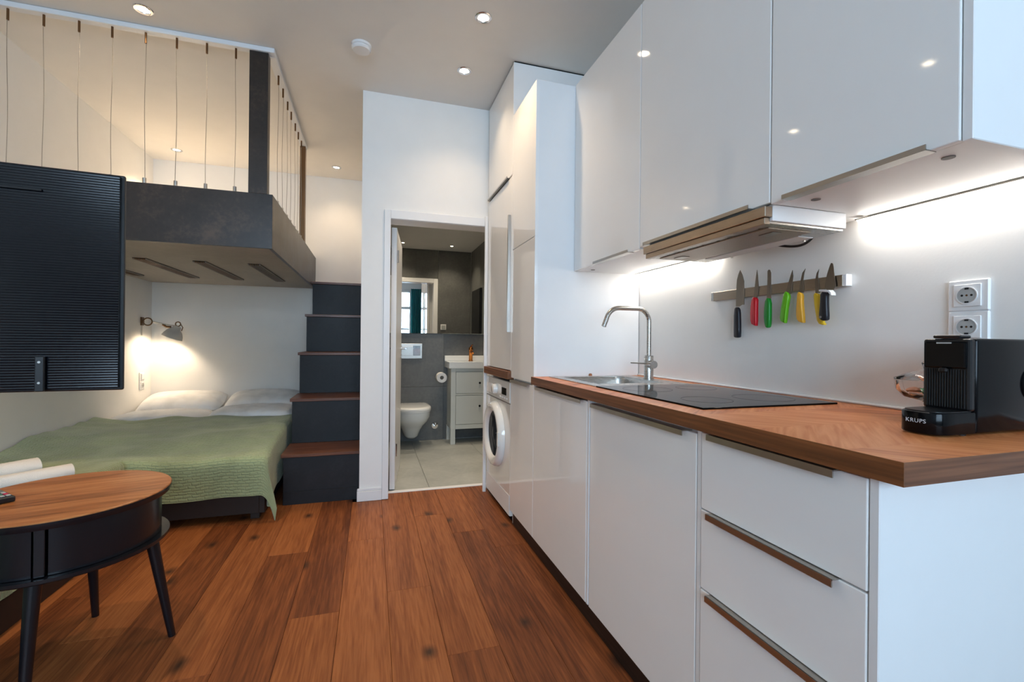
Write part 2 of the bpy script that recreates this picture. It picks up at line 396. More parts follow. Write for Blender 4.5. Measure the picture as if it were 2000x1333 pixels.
def light(name, kind, parent, loc, power, colour, **kw):
    d = bpy.data.lights.new(name, kind); d.energy = power; d.color = colour
    for k, v in kw.items(): setattr(d, k, v)
    o = bpy.data.objects.new(name, d); COL.objects.link(o)
    o.parent = parent; o.location = Vector(loc) - WL[parent.name]
    return o

# ------------------------------------------------------------------ dimensions
XL, XR, YB = -1.978, 1.42, 5.10
ZC = 2.776
YP0, YP1 = 3.24, 3.39          # bathroom partition
XP0, XP1 = -0.07, 0.03
DX0, DX1, DZ = 0.12, 0.85, 1.922
ZBC = 2.40

# ------------------------------------------------------------------ room shell
struct(bobj('wall_left', (XL - 0.15, XL, YWIN - 0.2, YB + 0.15, -0.06, ZC), 'wall', r=0), 'plain white left wall beside the bed', 'wall')
struct(bobj('wall_right', (XR, XR + 0.15, YWIN - 0.2, YB + 0.15, -0.06, ZC), 'wall', r=0), 'white kitchen wall behind the worktop and knives', 'wall')
struct(bobj('wall_back', (XL, XR, YB, YB + 0.15, -0.06, ZC), 'wall', r=0), 'white end wall behind the pillows and loft', 'wall')
bm = NB()
box(bm, XP0, DX0 - 0.015, YP0, YP1, -0.06, ZC); box(bm, DX1 + 0.015, XR, YP0, YP1, -0.06, ZC); box(bm, DX0 - 0.015, DX1 + 0.015, YP0, YP1, DZ + 0.015, ZC)
box(bm, XP0, XP1, YP1, YB, -0.06, ZC)
struct(obj('wall_divider', bm, 'wall', smooth=False), 'white partition wall around the bathroom doorway', 'wall')
bm = NB()
x0, x1, z0, z1 = WIN
box(bm, XL, x0, YWIN - 0.2, YWIN, -0.06, ZC); box(bm, x1, XR, YWIN - 0.2, YWIN, -0.06, ZC)
box(bm, x0, x1, YWIN - 0.2, YWIN, -0.06, z0); box(bm, x0, x1, YWIN - 0.2, YWIN, z1, ZC)
struct(obj('wall_front', bm, 'wall', smooth=False), 'white window wall with wide glazing, seen in the bathroom mirror', 'wall')
struct(bobj('ceiling', (XL - 0.15, XR + 0.15, YWIN - 0.2, YB + 0.15, ZC, ZC + 0.12), 'ceil', r=0), 'flat white ceiling with recessed spotlights', 'ceiling')

floor = struct(bobj('floor', (XL, XR, YWIN, YB, -0.06, -0.0415), 'subfloor', r=0), 'oiled brown oak plank floor with dark knots', 'floor')
PW = 0.1875
ends = {0: [2.044], 1: [2.869, 1.571], 2: [2.568], -1: [2.61], -2: [1.95], -3: [2.544], -4: [1.7]}
k0 = -11
for k in range(k0, 4):
    xa = 0.075 + PW * k; xb = xa + PW
    xa = max(xa, XL); xb = min(xb, 0.84)
    if xb - xa < 0.02: continue
    cuts = list(ends.get(k, [2.9 - random.uniform(0.2, 1.6)]))
    y = min(cuts)
    while y > YWIN: y -= random.uniform(1.2, 1.9); cuts.append(y)
    top = 3.354 if xb > 0.08 else (YB if xb < -0.1 else YP0)
    if top == YB: cuts.append(min(cuts[0] + 1.5, 4.4))
    y = max(cuts)
    cuts = sorted(set([max(c, YWIN) for c in cuts] + [top, YWIN]))
    for a, b in zip(cuts, cuts[1:]):
        if b - a < 0.02: continue
        bobj('plank', (xa + 0.0005, xb - 0.0005, a + 0.0005, b - 0.0005, -0.0412, random.uniform(-0.0006, 0.0)), 'floor', floor, r=0.0009)

# bathroom shell
bf = struct(bobj('floor_bathroom', (XP1, XR, 3.3985, YB, -0.0412, -0.012), 'grout', r=0), 'large grey stone tiles of the bathroom floor', 'floor')
for xa in (XP1, 0.42, 1.02):
    xb = {XP1: 0.42, 0.42: 1.02, 1.02: XR}[xa]
    ya = 3.40
    while ya < YB - 0.06:
        yb = min(ya + 0.6, YB - 0.06)
        bobj('tile', (xa + 0.001, xb - 0.001, ya + 0.001, yb - 0.001, -0.0118, 0.0), 'tilef', bf, r=0.001)
        ya = yb
struct(bobj('ceiling_bathroom', (XP1, XR, YP1, YB, ZBC, ZBC + 0.1), 'ceil', r=0), 'lowered bathroom ceiling with small round lights', 'ceiling')
struct(bobj('trim_1', (DX0, DX1, 3.355, 3.398, -0.0412, 0.004), 'trim'), 'pale metal threshold strip in the bathroom doorway', 'threshold')
def tilewall(name, x0, x1, y0, y1, z0, z1, axis, label, us, zsplit):
    """backing slab plus big tiles; axis 'y': tiles face -y (x varies) at y0 ; 'Y': face +y at y1 ; 'x' face -x at x0 ; 'X': face +x at x1"""
    w = struct(bobj(name, (x0, x1, y0, y1, z0, z1), 'grout', r=0), label, 'wall')
    zs = [z0] + [z for z in zsplit if z0 < z < z1] + [z1]
    for u0, u1 in zip(us, us[1:]):
        for za, zb in zip(zs, zs[1:]):
            g = 0.0012
            if axis == 'y': b = (u0 + g, u1 - g, y0 - 0.008, y0, za + g, zb - g)
            elif axis == 'Y': b = (u0 + g, u1 - g, y1, y1 + 0.008, za + g, zb - g)
            elif axis == 'x': b = (x0 - 0.008, x0, u0 + g, u1 - g, za + g, zb - g)
            else: b = (x1, x1 + 0.008, u0 + g, u1 - g, za + g, zb - g)
            bobj('tile', b, 'tile', w, r=0.001)
    return w
tilewall('wall_bathroom_back', XP1 + 0.012, 0.763, 5.038, YB, 0, 1.165, 'y', 'anthracite tiled wall box behind the toilet', [XP1 + 0.012, 0.163, 0.763], [0.585])
tilewall('wall_bathroom_vanity', 0.764, XR - 0.012, 5.068, YB, 0, 1.165, 'y', 'grey tiled wall above the washbasin', [0.764, 1.364, XR - 0.012], [0.585])
tilewall('wall_bathroom_right', XR - 0.012, XR - 0.001, 3.41, YB - 0.04, 0, ZBC, 'x', 'anthracite tiled right wall of the bathroom', [3.41, 4.01, 4.61, YB - 0.07], [0.6, 1.8])
tilewall('wall_bathroom_left', XP1, XP1 + 0.002, 3.41, YB - 0.07, 0, ZBC, 'X', 'anthracite tiled left wall of the bathroom', [3.41, 4.01, 4.61, YB - 0.07], [0.6, 1.8])
tilewall('wall_bathroom_front', DX1 + 0.066, XR - 0.02, YP1, YP1 + 0.002, 0, ZBC, 'Y', 'anthracite tiled wall beside the bathroom door, seen in the mirror', [DX1 + 0.066, XR - 0.02], [1.2])
tilewall('wall_bathroom_lintel', XP1 + 0.012, DX1 + 0.064, YP1, YP1 + 0.002, DZ + 0.064, ZBC, 'Y', 'anthracite tiles above the bathroom door, seen in the mirror', [XP1 + 0.012, 0.6, DX1 + 0.064], [])
o = bobj('bathroom_mirror', (XP1 + 0.012, XR - 0.022, 5.018, 5.0292, 1.168, ZBC - 0.004), 'mirror', r=0.001)
tag(o, 'frameless wall mirror above the toilet reflecting window and curtain', 'mirror')

# door lining, casing, door
lin_t = thing('trim_2', 'white door lining and casing of the bathroom doorway', 'door frame', (0.485, YP0, 0)); lin_t['kind'] = 'structure'
bobj('lining', (DX0 - 0.0148, DX0, YP0 + 0.0005, YP1 - 0.0005, 0.005, DZ), 'trim', lin_t)
bobj('lining', (DX1, DX1 + 0.0148, YP0 + 0.0005, YP1 - 0.0005, 0.005, DZ), 'trim', lin_t)
bobj('lining', (DX0 - 0.0148, DX1 + 0.0148, YP0 + 0.0005, YP1 - 0.0005, DZ, DZ + 0.0148), 'trim', lin_t)
for yy0, yy1 in ((YP0 - 0.013, YP0 - 0.0003), (YP1 + 0.0003, YP1 + 0.015)):
    bobj('casing', (DX0 - 0.044, DX0 - 0.001, yy0, yy1, 0.002, DZ + 0.062), 'trim', lin_t, r=0.003)
    bobj('casing', (DX1 + 0.001, DX1 + 0.062, yy0, yy1, 0.002, DZ + 0.062), 'trim', lin_t, r=0.003)
    bobj('casing', (DX0 - 0.001, DX1 + 0.001, yy0, yy1, DZ + 0.001, DZ + 0.062), 'trim', lin_t, r=0.003)
door = thing('door_1', 'white bathroom door standing open inwards', 'door', (DX0 + 0.012, YP1 + 0.016, 0)); door['kind'] = 'structure'
TD = Matrix.Translation((DX0 + 0.012, YP1 + 0.018, 0)) @ Matrix.Rotation(math.radians(-6.5), 4, 'Z')
bobj('leaf', (-0.0, 0.038, 0.0, 0.715, 0.008, 1.905), 'trim', door, r=0.002, T=TD)
for sx, xx in ((1, 0.038), (-1, 0.0)):
    bm = NB(); cyl(bm, (xx, 0.66, 1.02), (xx + sx * 0.006, 0.66, 1.02), 0.026, n=20); cyl(bm, (xx, 0.66, 1.02), (xx + sx * 0.045, 0.66, 1.02), 0.009, n=12)
    tube(bm, [(xx + sx * 0.045, 0.668, 1.02), (xx + sx * 0.047, 0.6, 1.02), (xx + sx * 0.046, 0.545, 1.02)], 0.008)
    obj('door_handle', bm, 'chrome', door, T=TD)
    bm = NB(); cyl(bm, (xx, 0.66, 0.945), (xx + sx * 0.006, 0.66, 0.945), 0.024, n=20); obj('keyhole_plate', bm, 'chrome', door, T=TD)
for zz in (0.25, 1.65):
    bm = NB(); cyl(bm, (0.046, -0.004, zz), (0.046, -0.004, zz + 0.09), 0.007, n=10); obj('hinge', bm, 'chrome', door, T=TD)
bb = thing('baseboard_divider', 'white stepped baseboard at the foot of the partition wall', 'baseboard', (0.0, YP0, 0)); bb['kind'] = 'structure'
bobj('board', (XP0 - 0.014, DX0 - 0.045, YP0 - 0.014, YP0 - 0.0004, 0.001, 0.068), 'trim', bb, r=0.002)
bobj('cap', (XP0 - 0.012, DX0 - 0.045, YP0 - 0.010, YP0 - 0.0004, 0.0682, 0.088), 'trim', bb, r=0.004, seg=2)
bobj('return_board', (XP0 - 0.0145, XP0 - 0.0004, YP0 + 0.0002, YP0 + 0.045, 0.001, 0.068), 'trim', bb, r=0.002)

# window wall fittings (seen in the mirror and as reflections)
win = thing('window_1', 'wide white framed window and balcony door behind the viewer', 'window', ((x0 + x1) / 2, YWIN - 0.1, z0)); win['kind'] = 'structure'
yy = (YWIN - 0.13, YWIN - 0.07)
for xa in (x0, -1.12, -0.40, 0.3, x1 - 0.06): bobj('stile', (xa, xa + 0.06, yy[0], yy[1], z0, z1), 'trim', win)
for za in (z0, 1.95, z1 - 0.07): bobj('frame_rail', (x0 + 0.061, x1 - 0.061, yy[0] + 0.002, yy[1] - 0.002, za, za + 0.07), 'trim', win)
for xa, xb in ((x0 + 0.06, -1.12), (-1.06, -0.40), (-0.34, 0.3), (0.36, x1 - 0.06)):
    bobj('pane', (xa, xb, YWIN - 0.102, YWIN - 0.098, z0 + 0.07, 1.95), 'pane', win, r=0)
    bobj('pane', (xa, xb, YWIN - 0.102, YWIN - 0.098, 2.02, z1 - 0.07), 'pane', win, r=0)
def curtain(name, xa, xb, yc, amp, waves, mat, label):
    bm = NB(); n = waves * 10; rows = [0.03, 1.2, 2.5]; g = []
    for z in rows:
        g.append([bm.verts.new((xa + (xb - xa) * i / n, yc + amp * math.sin(2 * PI * waves * i / n) * (1.0 - 0.25 * (z / 2.5)), z)) for i in range(n + 1)])
    for a, b in zip(g, g[1:]):
        for i in range(n): bm.faces.new((a[i], a[i + 1], b[i + 1], b[i]))
    bmesh.ops.solidify(bm, geom=bm.faces[:], thickness=0.003)
    return tag(obj(name, bm, mat, ang=80), label, 'curtain', 'curtains at the window')
curtain('curtain', 1.02, 1.30, YWIN + 0.10, 0.035, 5, 'teal', 'pleated teal curtain at the window, seen in the bathroom mirror')
curtain('curtain', 1.31, 1.39, YWIN + 0.10, 0.03, 2, 'mauve', 'narrow mauve curtain beside the teal one')
rl = thing('balcony_railing', 'dark thin barred balcony railing outside the window', 'railing', (-0.1, YWIN - 0.9, 0))
bobj('top_bar', (x0 - 0.3, x1 + 0.3, YWIN - 0.92, YWIN - 0.88, 1.40, 1.44), 'black', rl)
for i in range(24):
    xx = x0 - 0.25 + i * 0.12
    bobj('bar', (xx, xx + 0.014, YWIN - 0.907, YWIN - 0.893, 0.0, 1.40), 'black', rl, r=0)
bobj('slab', (x0 - 0.3, x1 + 0.3, YWIN - 1.0, YWIN - 0.202, -0.1, 0.0), 'facade', rl)

# ------------------------------------------------------------------ loft platform and cable railing
LX, LY = -0.557, 2.945
loft = thing('loft_platform', 'dark clad loft sleeping platform above the bed', 'loft', ((XL + LX) / 2, LY, 1.614))
bobj('front_fascia', (XL + 0.002, LX, LY, LY + 0.02, 1.614, 1.929), 'slate', loft, r=0.001)
bobj('side_fascia', (LX - 0.02, LX, LY + 0.0205, YB - 0.002, 1.614, 1.929), 'slate', loft, r=0.001)
bobj('underside', (XL + 0.002, LX - 0.0205, LY + 0.0205, YB - 0.002, 1.6145, 1.63), 'under', loft, r=0)
bobj('deck', (XL + 0.002, LX - 0.0205, LY + 0.0205, YB - 0.002, 1.631, 1.70), 'carc', loft, r=0)
for vx in (-1.86, -1.46, -1.12, -0.79):
    vt = bobj('vent_grille', (vx - 0.04, vx + 0.04, 3.58, 4.55, 1.6115, 1.6144), 'dark', loft, r=0)
    for j in range(6):
        xx = vx - 0.04 + j * 0.0145
        bobj('slat', (xx, xx + 0.0065, 3.581, 4.549, 1.604, 1.6114), 'bronze' if j % 5 else 'under', vt, r=0)
rail = thing('cable_railing', 'ceiling-high steel cable railing along the loft edge', 'railing', ((XL + LX) / 2, LY + 0.02, 1.93))
ct = bobj('ceiling_rail', (XL + 0.002, LX + 0.004, LY - 0.012, LY + 0.034, 2.748, ZC - 0.001), 'rail', rail, r=0.003)
ct2 = bobj('ceiling_rail', (LX - 0.042, LX + 0.004, LY + 0.0345, 4.36, 2.748, ZC - 0.001), 'rail', rail, r=0.003)
bobj('post', (-0.684, -0.587, LY + 0.001, LY + 0.06, 1.9295, 2.7475), 'slate', rail, r=0.001)
bobj('post', (-0.60, LX - 0.001, 4.27, 4.33, 1.9295, 2.7475), 'bronze', rail, r=0.001)
def cable(x, y):
    bm = NB(); pts = []
    ph = random.uniform(0, 6)
    for i in range(13):
        t = i / 12; z = 1.93 + t * 0.80
        pts.append((x + 0.0022 * math.sin(ph + 7 * t), y + 0.0015 * math.cos(ph + 5 * t), z))
    c = obj('cable', tube(bm, pts, 0.0016, n=6), 'steel', rail)
    obj('turnbuckle', cyl(NB(), (x, y, 2.690), (x, y, 2.7475), 0.0055, n=8), 'bronze', c)
    obj('clamp', cyl(NB(), (x, y, 1.9295), (x, y, 1.958), 0.009, n=10), 'steel', c)
for x in (-1.918, -1.772, -1.627, -1.480, -1.337, -1.187, -1.043, -0.899, -0.755): cable(x, LY + 0.012)
for y in (3.18, 3.336, 3.508, 3.657, 3.842, 3.995, 4.162): cable(LX - 0.018, y)

# ------------------------------------------------------------------ staircase
st = thing('staircase', 'steep box staircase with charcoal risers and walnut treads', 'stairs', (-0.31, 3.29, 0))
SX0, SX1 = -0.545, XP0 - 0.002
fronts = [3.295, 3.625, 3.975, 4.35, 4.76]; tops = [0.335, 0.660, 0.985, 1.310, 1.645]
prev = 0.0
for i, (yf, zt) in enumerate(zip(fronts, tops)):
    yn = fronts[i + 1] if i < 4 else YB - 0.002
    bobj('riser', (SX0, SX1, yf, yf + 0.018, prev, zt - 0.022), 'riser', st, r=0.001)
    bobj('side_panel', (SX0, SX0 + 0.018, yf + 0.0185, yn + (0.017 if i < 4 else 0), 0.0 if i == 0 else 0.0, zt - 0.022), 'riser', st, r=0.001)
    bobj('tread', (SX0 - 0.012, SX1, yf - 0.022, yn + 0.0 - 0.0005, zt - 0.0218, zt), 'tread', st, r=0.002)
    prev = zt
# dark kick line on the first riser
bobj('kick_board', (SX0 + 0.004, SX1, 3.289, 3.2948, 0.0, 0.085), 'riser', st, r=0.0005)

# ------------------------------------------------------------------ beds
bed = thing('bed_frame', 'low dark brown bed base under the loft', 'bed', (-1.29, 4.05, 0))
bobj('side_rail', (-0.635, -0.605, 3.06, 5.08, 0.045, 0.20), 'bedbase', bed)
bobj('foot_rail', (-1.235, -0.6355, 3.06, 3.09, 0.045, 0.20), 'bedbase', bed)
bobj('slat_base', (XL + 0.01, -0.636, 3.091, 5.08, 0.15, 0.20), 'bedbase', bed)
for xx, yy_ in ((-0.66, 3.10), (-1.2, 3.10), (-0.66, 4.9), (-1.9, 4.9)): bobj('leg', (xx - 0.03, xx + 0.02, yy_, yy_ + 0.05, 0.0, 0.15), 'bedbase', bed)
o = bobj('mattress', (XL + 0.01, -0.615, 3.045, 5.085, 0.201, 0.395), 'linen', r=0.04, seg=4); tag(o, 'white mattress on the dark bed base under the loft', 'mattress')

def hsh(x, y, s=1.0):
    return (math.sin(x * 5.1 * s + 1.3 * math.sin(y * 3.7 * s)) * math.cos(y * 4.3 * s + 0.9 * math.sin(x * 2.9 * s)))
def cloth(name, mat, parent, xa, xb, ya, yb, zfun, over_r, over_f, nx=70, ny=60, thick=0.012):
    """bedspread lying on x xa..xb, y yb(front)..ya(back) that hangs over the right and front edges"""
    bm = NB(); uvl = bm.loops.layers.uv.new('UVMap'); g = []
    LXn = (xb - xa) + over_r; LYn = (ya - yb) + over_f
    for i in range(nx + 1):
        col = []
        for j in range(ny + 1):
            s = LXn * i / nx; t = LYn * j / ny
            dx = max(0, s - (xb - xa)); dy = max(0, t - (ya - yb))
            x = xa + min(s, xb - xa); y = ya - min(t, ya - yb)
            drop = math.hypot(dx, dy) if (dx > 0 and dy > 0) else max(dx, dy)
            z = zfun(x, y)
            if drop > 0:
                R = 0.035
                if drop < R * PI / 2:
                    a = drop / R; out = R * math.sin(a); dz = R * (1 - math.cos(a))
                else:
                    out = R; dz = R + drop - R * PI / 2
                tot = max(1e-6, math.hypot(dx, dy))
                fold = 0.010 * math.sin(9 * x + 2 + 14 * y) * min(1, drop / 0.15)
                x += (out + fold * 0.5) * dx / tot + (0.05 * dx / max(over_r, 1e-6) * min(1, dy / 0.1)) ; y -= (out + fold) * dy / tot
                z -= dz
            col.append((bm.verts.new((x, y, z)), (s, t)))
        g.append(col)
    for i in range(nx):
        for j in range(ny):
            q = [g[i][j], g[i + 1][j], g[i + 1][j + 1], g[i][j + 1]]
            f = bm.faces.new([a[0] for a in q])
            for lp, a in zip(f.loops, q): lp[uvl].uv = a[1]
    bmesh.ops.recalc_face_normals(bm, faces=bm.faces[:])
    r = bmesh.ops.solidify(bm, geom=bm.faces[:], thickness=thick)
    return obj(name, bm, mat, parent, ang=70)
def qz(x, y):
    e = min(1, max(0, (y - 3.0) / 0.55)); z = 0.392 + 0.055 * (e * e * (3 - 2 * e))
    z += 0.012 * hsh(x, y, 1.2) + 0.006 * hsh(x + 2, y * 1.7, 2.7)
    back = min(1, max(0, (y - 3.75) / 0.5))
    z += back * 0.012 * math.sin(34 * y + 5 * math.sin(3.1 * x + 1)) * (0.5 + 0.5 * math.sin(4 * x + 2))
    z += 0.025 * max(0, (-1.75 - x) / 0.22)
    return z
def qz_bed(x, y): return qz(x, y) + 0.012
q = cloth('bedspread', 'green', None, XL + 0.012, -0.618, 4.22, 3.03, qz_bed, 0.33, 0.25)
tag(q, 'sage green quilted bedspread draped over the bed beside the stairs', 'bedspread')

db = thing('daybed', 'low daybed with dark brown base along the left wall', 'daybed', (-1.61, 2.1, 0))
bobj('base', (XL + 0.004, -1.280, 1.05, 2.972, 0.0, 0.125), 'bedbase', db)
o = bobj('daybed_mattress', (XL + 0.004, -1.312, 1.05, 2.955, 0.126, 0.40), 'linen', r=0.03, seg=2); tag(o, 'mattress of the daybed under its green cover', 'mattress')
def dz_(x, y): return 0.412 + 0.008 * hsh(x, y, 1.6) + 0.012
o = cloth('daybed_cover', 'green', None, XL + 0.012, -1.302, 2.966, 1.05, dz_, 0.30, 0.0, nx=40, ny=50)
tag(o, 'sage green quilted cover on the daybed behind the round table', 'bedspread')

def pillow(name, cx, cy, cz, sx, sy, sz, tilt, yaw, label, mat='linen', grp='pillows and duvets at the head of the bed', cat='pillow', wr=0.5):
    bm = NB(); n = 22; top = []; 
    def shape(u, v):
        e = max(0.0, (1 - abs(u) ** 3.2)) ** 0.5 * max(0.0, (1 - abs(v) ** 3.2)) ** 0.5
        pin = 1 - 0.06 * (u * u * v * v)
        return e, pin
    gt = []; gb = []
    for i in range(n + 1):
        rt = []; rb = []
        for j in range(n + 1):
            u = -1 + 2 * i / n; v = -1 + 2 * j / n
            e, pin = shape(u, v); w = wr * 0.05 * sz * hsh(u * 1.3 + cx * 3, v * 1.6 + cy, 1.3) * e
            rt.append(bm.verts.new((u * sx * pin, v * sy * pin, sz * e + w))); 
            rb.append(rt[-1] if i in (0, n) or j in (0, n) else bm.verts.new((u * sx * pin, v * sy * pin, -sz * 0.7 * e)))
        gt.append(rt); gb.append(rb)
    for i in range(n):
        for j in range(n):
            bm.faces.new((gt[i][j], gt[i + 1][j], gt[i + 1][j + 1], gt[i][j + 1]))
            vs_ = (gb[i][j], gb[i][j + 1], gb[i + 1][j + 1], gb[i + 1][j])
            if len(set(vs_)) == 4 and not all(a is b for a, b in zip(vs_, (gt[i][j], gt[i][j + 1], gt[i + 1][j + 1], gt[i + 1][j]))):
                bm.faces.new(vs_)
    bmesh.ops.recalc_face_normals(bm, faces=bm.faces[:])
    T = Matrix.Translation((cx, cy, cz)) @ Matrix.Rotation(yaw, 4, 'Z') @ Matrix.Rotation(tilt, 4, 'X')
    return tag(obj(name, bm, mat, ang=70, T=T), label, cat, grp)
pillow('pillow', -1.635, 4.875, 0.495, 0.325, 0.20, 0.085, 0.26, 0.02, 'plump white pillow in the corner under the wall lamp')
pillow('pillow', -0.965, 4.875, 0.498, 0.325, 0.20, 0.085, 0.24, -0.02, 'plump white pillow beside the stairs')
pillow('folded_duvet', -1.63, 4.44, 0.436, 0.332, 0.212, 0.052, 0.0, 0.0, 'folded white duvet between green bedspread and corner pillow', cat='duvet', wr=2.0)
pillow('folded_duvet', -0.957, 4.44, 0.448, 0.332, 0.212, 0.066, 0.02, 0.0, 'folded white duvet between green bedspread and stairs', cat='duvet', wr=2.0)

# towels on the daybed
def towel(name, pts, w, h, label):
    bm = NB(); n = 14; g = []
    for i in range(n + 1):
        t = i / n; p = Vector(pts[0]).lerp(Vector(pts[1]), t); ring = []
        d = (Vector(pts[1]) - Vector(pts[0])).normalized(); s = Vector((-d.y, d.x, 0))
        for k in range(16):
            a = 2 * PI * k / 16
            ww = w * (1 + 0.08 * math.sin(7 * t + k)); hh = h * (1 + 0.12 * math.sin(5 * t + 2 * k * 0.4))
            ca, sa = math.cos(a), math.sin(a)
            ring.append(bm.verts.new(p + s * ww * math.copysign(abs(ca) ** 0.7, ca) + Vector((0, 0, h + hh * math.copysign(abs(sa) ** 0.7, sa)))))
        g.append(ring)
    for a, b in zip(g, g[1:]):
        for k in range(16): bm.faces.new((a[k], a[(k + 1) % 16], b[(k + 1) % 16], b[k]))
    bm.faces.new(g[0][::-1]); bm.faces.new(g[-1]); bmesh.ops.recalc_face_normals(bm, faces=bm.faces[:])
    return tag(obj(name, bm, 'towel', ang=75), label, 'towel', 'white towels on the daybed')
towel('towel', ((-1.82, 2.48, 0.436), (-1.51, 2.74, 0.436)), 0.060, 0.036, 'crumpled white towel furthest left on the daybed')
towel('towel', ((-1.68, 2.36, 0.436), (-1.325, 2.63, 0.436)), 0.046, 0.030, 'rolled white towel lying in the middle of the daybed edge')
towel('towel', ((-1.53, 2.33, 0.436), (-1.292, 2.53, 0.434)), 0.038, 0.014, 'flat white towel nearest the round table')

# ------------------------------------------------------------------ round side table, remote
tb = thing('side_table', 'round walnut topped side table with black drum and splayed legs', 'table', (-0.98, 1.895, 0))
TCX, TCY, TR = -0.97, 1.895, 0.283
obj('table_top', lathe(NB(), [(0.01, 0.548), (TR - 0.006, 0.548), (TR, 0.551), (TR, 0.563), (TR - 0.002, 0.565), (0.01, 0.565)], (TCX, TCY, 0), 64), 'tabletop', tb)
obj('top_rim', lathe(NB(), [(TR - 0.012, 0.540), (TR - 0.004, 0.540), (TR + 0.0006, 0.5515), (TR + 0.0006, 0.5605), (TR - 0.002, 0.5478), (TR - 0.012, 0.5475)], (TCX, TCY, 0), 64, cap=False), 'tblack', tb)
obj('lower_shelf', lathe(NB(), [(0.01, 0.384), (TR - 0.008, 0.384), (TR - 0.004, 0.388), (TR - 0.004, 0.398), (0.01, 0.398)], (TCX, TCY, 0), 64), 'tblack', tb)
# drum wall: two curved panels around the compartment, with a flat divider and a gap between
def curved(a0, a1, r, t, z0, z1, n=24):
    bm = NB(); pr = [(r, z0), (r, z1), (r - t, z1), (r - t, z0)]; rings = []
    for i in range(n + 1):
        a = a0 + (a1 - a0) * i / n
        rings.append([bm.verts.new((TCX + q_[0] * math.cos(a), TCY + q_[0] * math.sin(a), q_[1])) for q_ in pr])
    for a, b in zip(rings, rings[1:]):
        for k in range(4): bm.faces.new((a[k], a[(k + 1) % 4], b[(k + 1) % 4], b[k]))
    bm.faces.new(rings[0]); bm.faces.new(rings[-1][::-1]); bmesh.ops.recalc_face_normals(bm, faces=bm.faces[:])
    return bm
d2r = math.radians
obj('drum_panel', curved(d2r(-71), d2r(14), 0.256, 0.010, 0.3997, 0.5398), 'tblack', tb)
obj('drum_panel', curved(d2r(30), d2r(180), 0.256, 0.010, 0.3997, 0.5398), 'tblack', tb)
obj('drum_panel', curved(d2r(188), d2r(281), 0.256, 0.010, 0.3997, 0.5398), 'tblack', tb)
TV_ = Matrix.Translation((TCX, TCY, 0)) @ Matrix.Rotation(d2r(-75), 4, 'Z')
bobj('divider', (-0.24, 0.262, -0.012, 0.012, 0.3998, 0.5397), 'tblack', tb, T=TV_)
for ang in (13, 100, 190, 280):
    a = d2r(ang); bm = NB()
    cyl(bm, (TCX + 0.290 * math.cos(a), TCY + 0.290 * math.sin(a), 0.0), (TCX + 0.225 * math.cos(a), TCY + 0.225 * math.sin(a), 0.3838), 0.0115, 0.020, n=18)
    bmesh.ops.translate(bm, vec=(0, 0, 0), verts=bm.verts[:])
    lg = obj('leg', bm, 'tblack', tb)
TRm = Matrix.Translation((-1.145, 1.885, 0.566)) @ Matrix.Rotation(d2r(-45), 4, 'Z')
rm = thing('remote_control', 'black remote control with coloured buttons on the round table', 'remote', (-1.165, 1.885, 0.566))
bobj('body', (-0.10, 0.075, -0.024, 0.024, 0.0, 0.017), 'black', rm, r=0.004, seg=2, T=TRm)
for i in range(7):
    for j in range(3):
        mm = 'btnr' if (i == 5 and j == 2) else ('btng' if i in (4, 5) and j == 1 else 'btnw' if i > 3 else 'grey')
        bobj('button', (-0.09 + i * 0.022, -0.075 + i * 0.022, -0.019 + j * 0.0135, -0.0085 + j * 0.0135, 0.0171, 0.0195), mm, rm, r=0.001, T=TRm)

# ------------------------------------------------------------------ television on a wall arm
TT = Matrix.Translation((-0.646, 1.5, 0)) @ Matrix.Rotation(d2r(5.2), 4, 'Z')
tv = thing('television', 'flat television with ribbed black back turned towards the bed', 'television', (-1.13, 1.46, 0.947))
bobj('bezel', (-0.972, 0.0, 0.0, 0.012, 0.947, 1.531), 'black', tv, r=0.004, seg=2, T=TT)
bm = NB(); n = 84; zs = [0.954 + (1.524 - 0.954) * i / n for i in range(n + 1)]; L_ = []; R_ = []
for i, z in enumerate(zs):
    for off, zz in ((0.0, z), (0.00060, z + 0.0034)):
        if zz > 1.5245: continue
        L_.append(bm.verts.new((-0.966, -0.014 - off, zz))); R_.append(bm.verts.new((-0.007, -0.014 - off, zz)))
for i in range(len(L_) - 1): bm.faces.new((L_[i], R_[i], R_[i + 1], L_[i + 1]))
e0 = [bm.verts.new((-0.966, -0.0005, L_[0].co.z)), bm.verts.new((-0.007, -0.0005, L_[0].co.z)), bm.verts.new((-0.007, -0.0005, L_[-1].co.z)), bm.verts.new((-0.966, -0.0005, L_[-1].co.z))]
bm.faces.new((e0[0], e0[1], R_[0], L_[0])); bm.faces.new((e0[3], L_[-1], R_[-1], e0[2]))
bm.faces.new([e0[1], e0[2]] + R_[::-1]); bm.faces.new([e0[3], e0[0]] + L_)
bmesh.ops.recalc_face_normals(bm, faces=bm.faces[:])
obj('back_panel', bm, 'tvback', tv, T=TT, smooth=False)
bobj('screen', (-0.966, -0.006, 0.0122, 0.0135, 0.955, 1.523), 'blackg', tv, r=0, T=TT)
bobj('cable_slot', (-0.46, -0.165, -0.0195, -0.0172, 1.462, 1.467), 'dark', tv, r=0, T=TT)
sb = bobj('stand_socket', (-0.172, -0.153, -0.026, -0.0172, 0.95, 1.040), 'black', tv, r=0.002, T=TT)
for zz in (0.972, 1.025):
    obj('screw', cyl(NB(), (-0.1625, -0.0262, zz), (-0.1625, -0.028, zz), 0.003, n=10), 'steel', sb, T=TT)
mt = thing('wall_mount_arm', 'black swivel arm holding the television from the left wall', 'mount', (XL + 0.02, 1.4, 1.2))
bobj('wall_plate', (XL + 0.001, XL + 0.02, 1.33, 1.47, 1.13, 1.37), 'black', mt)
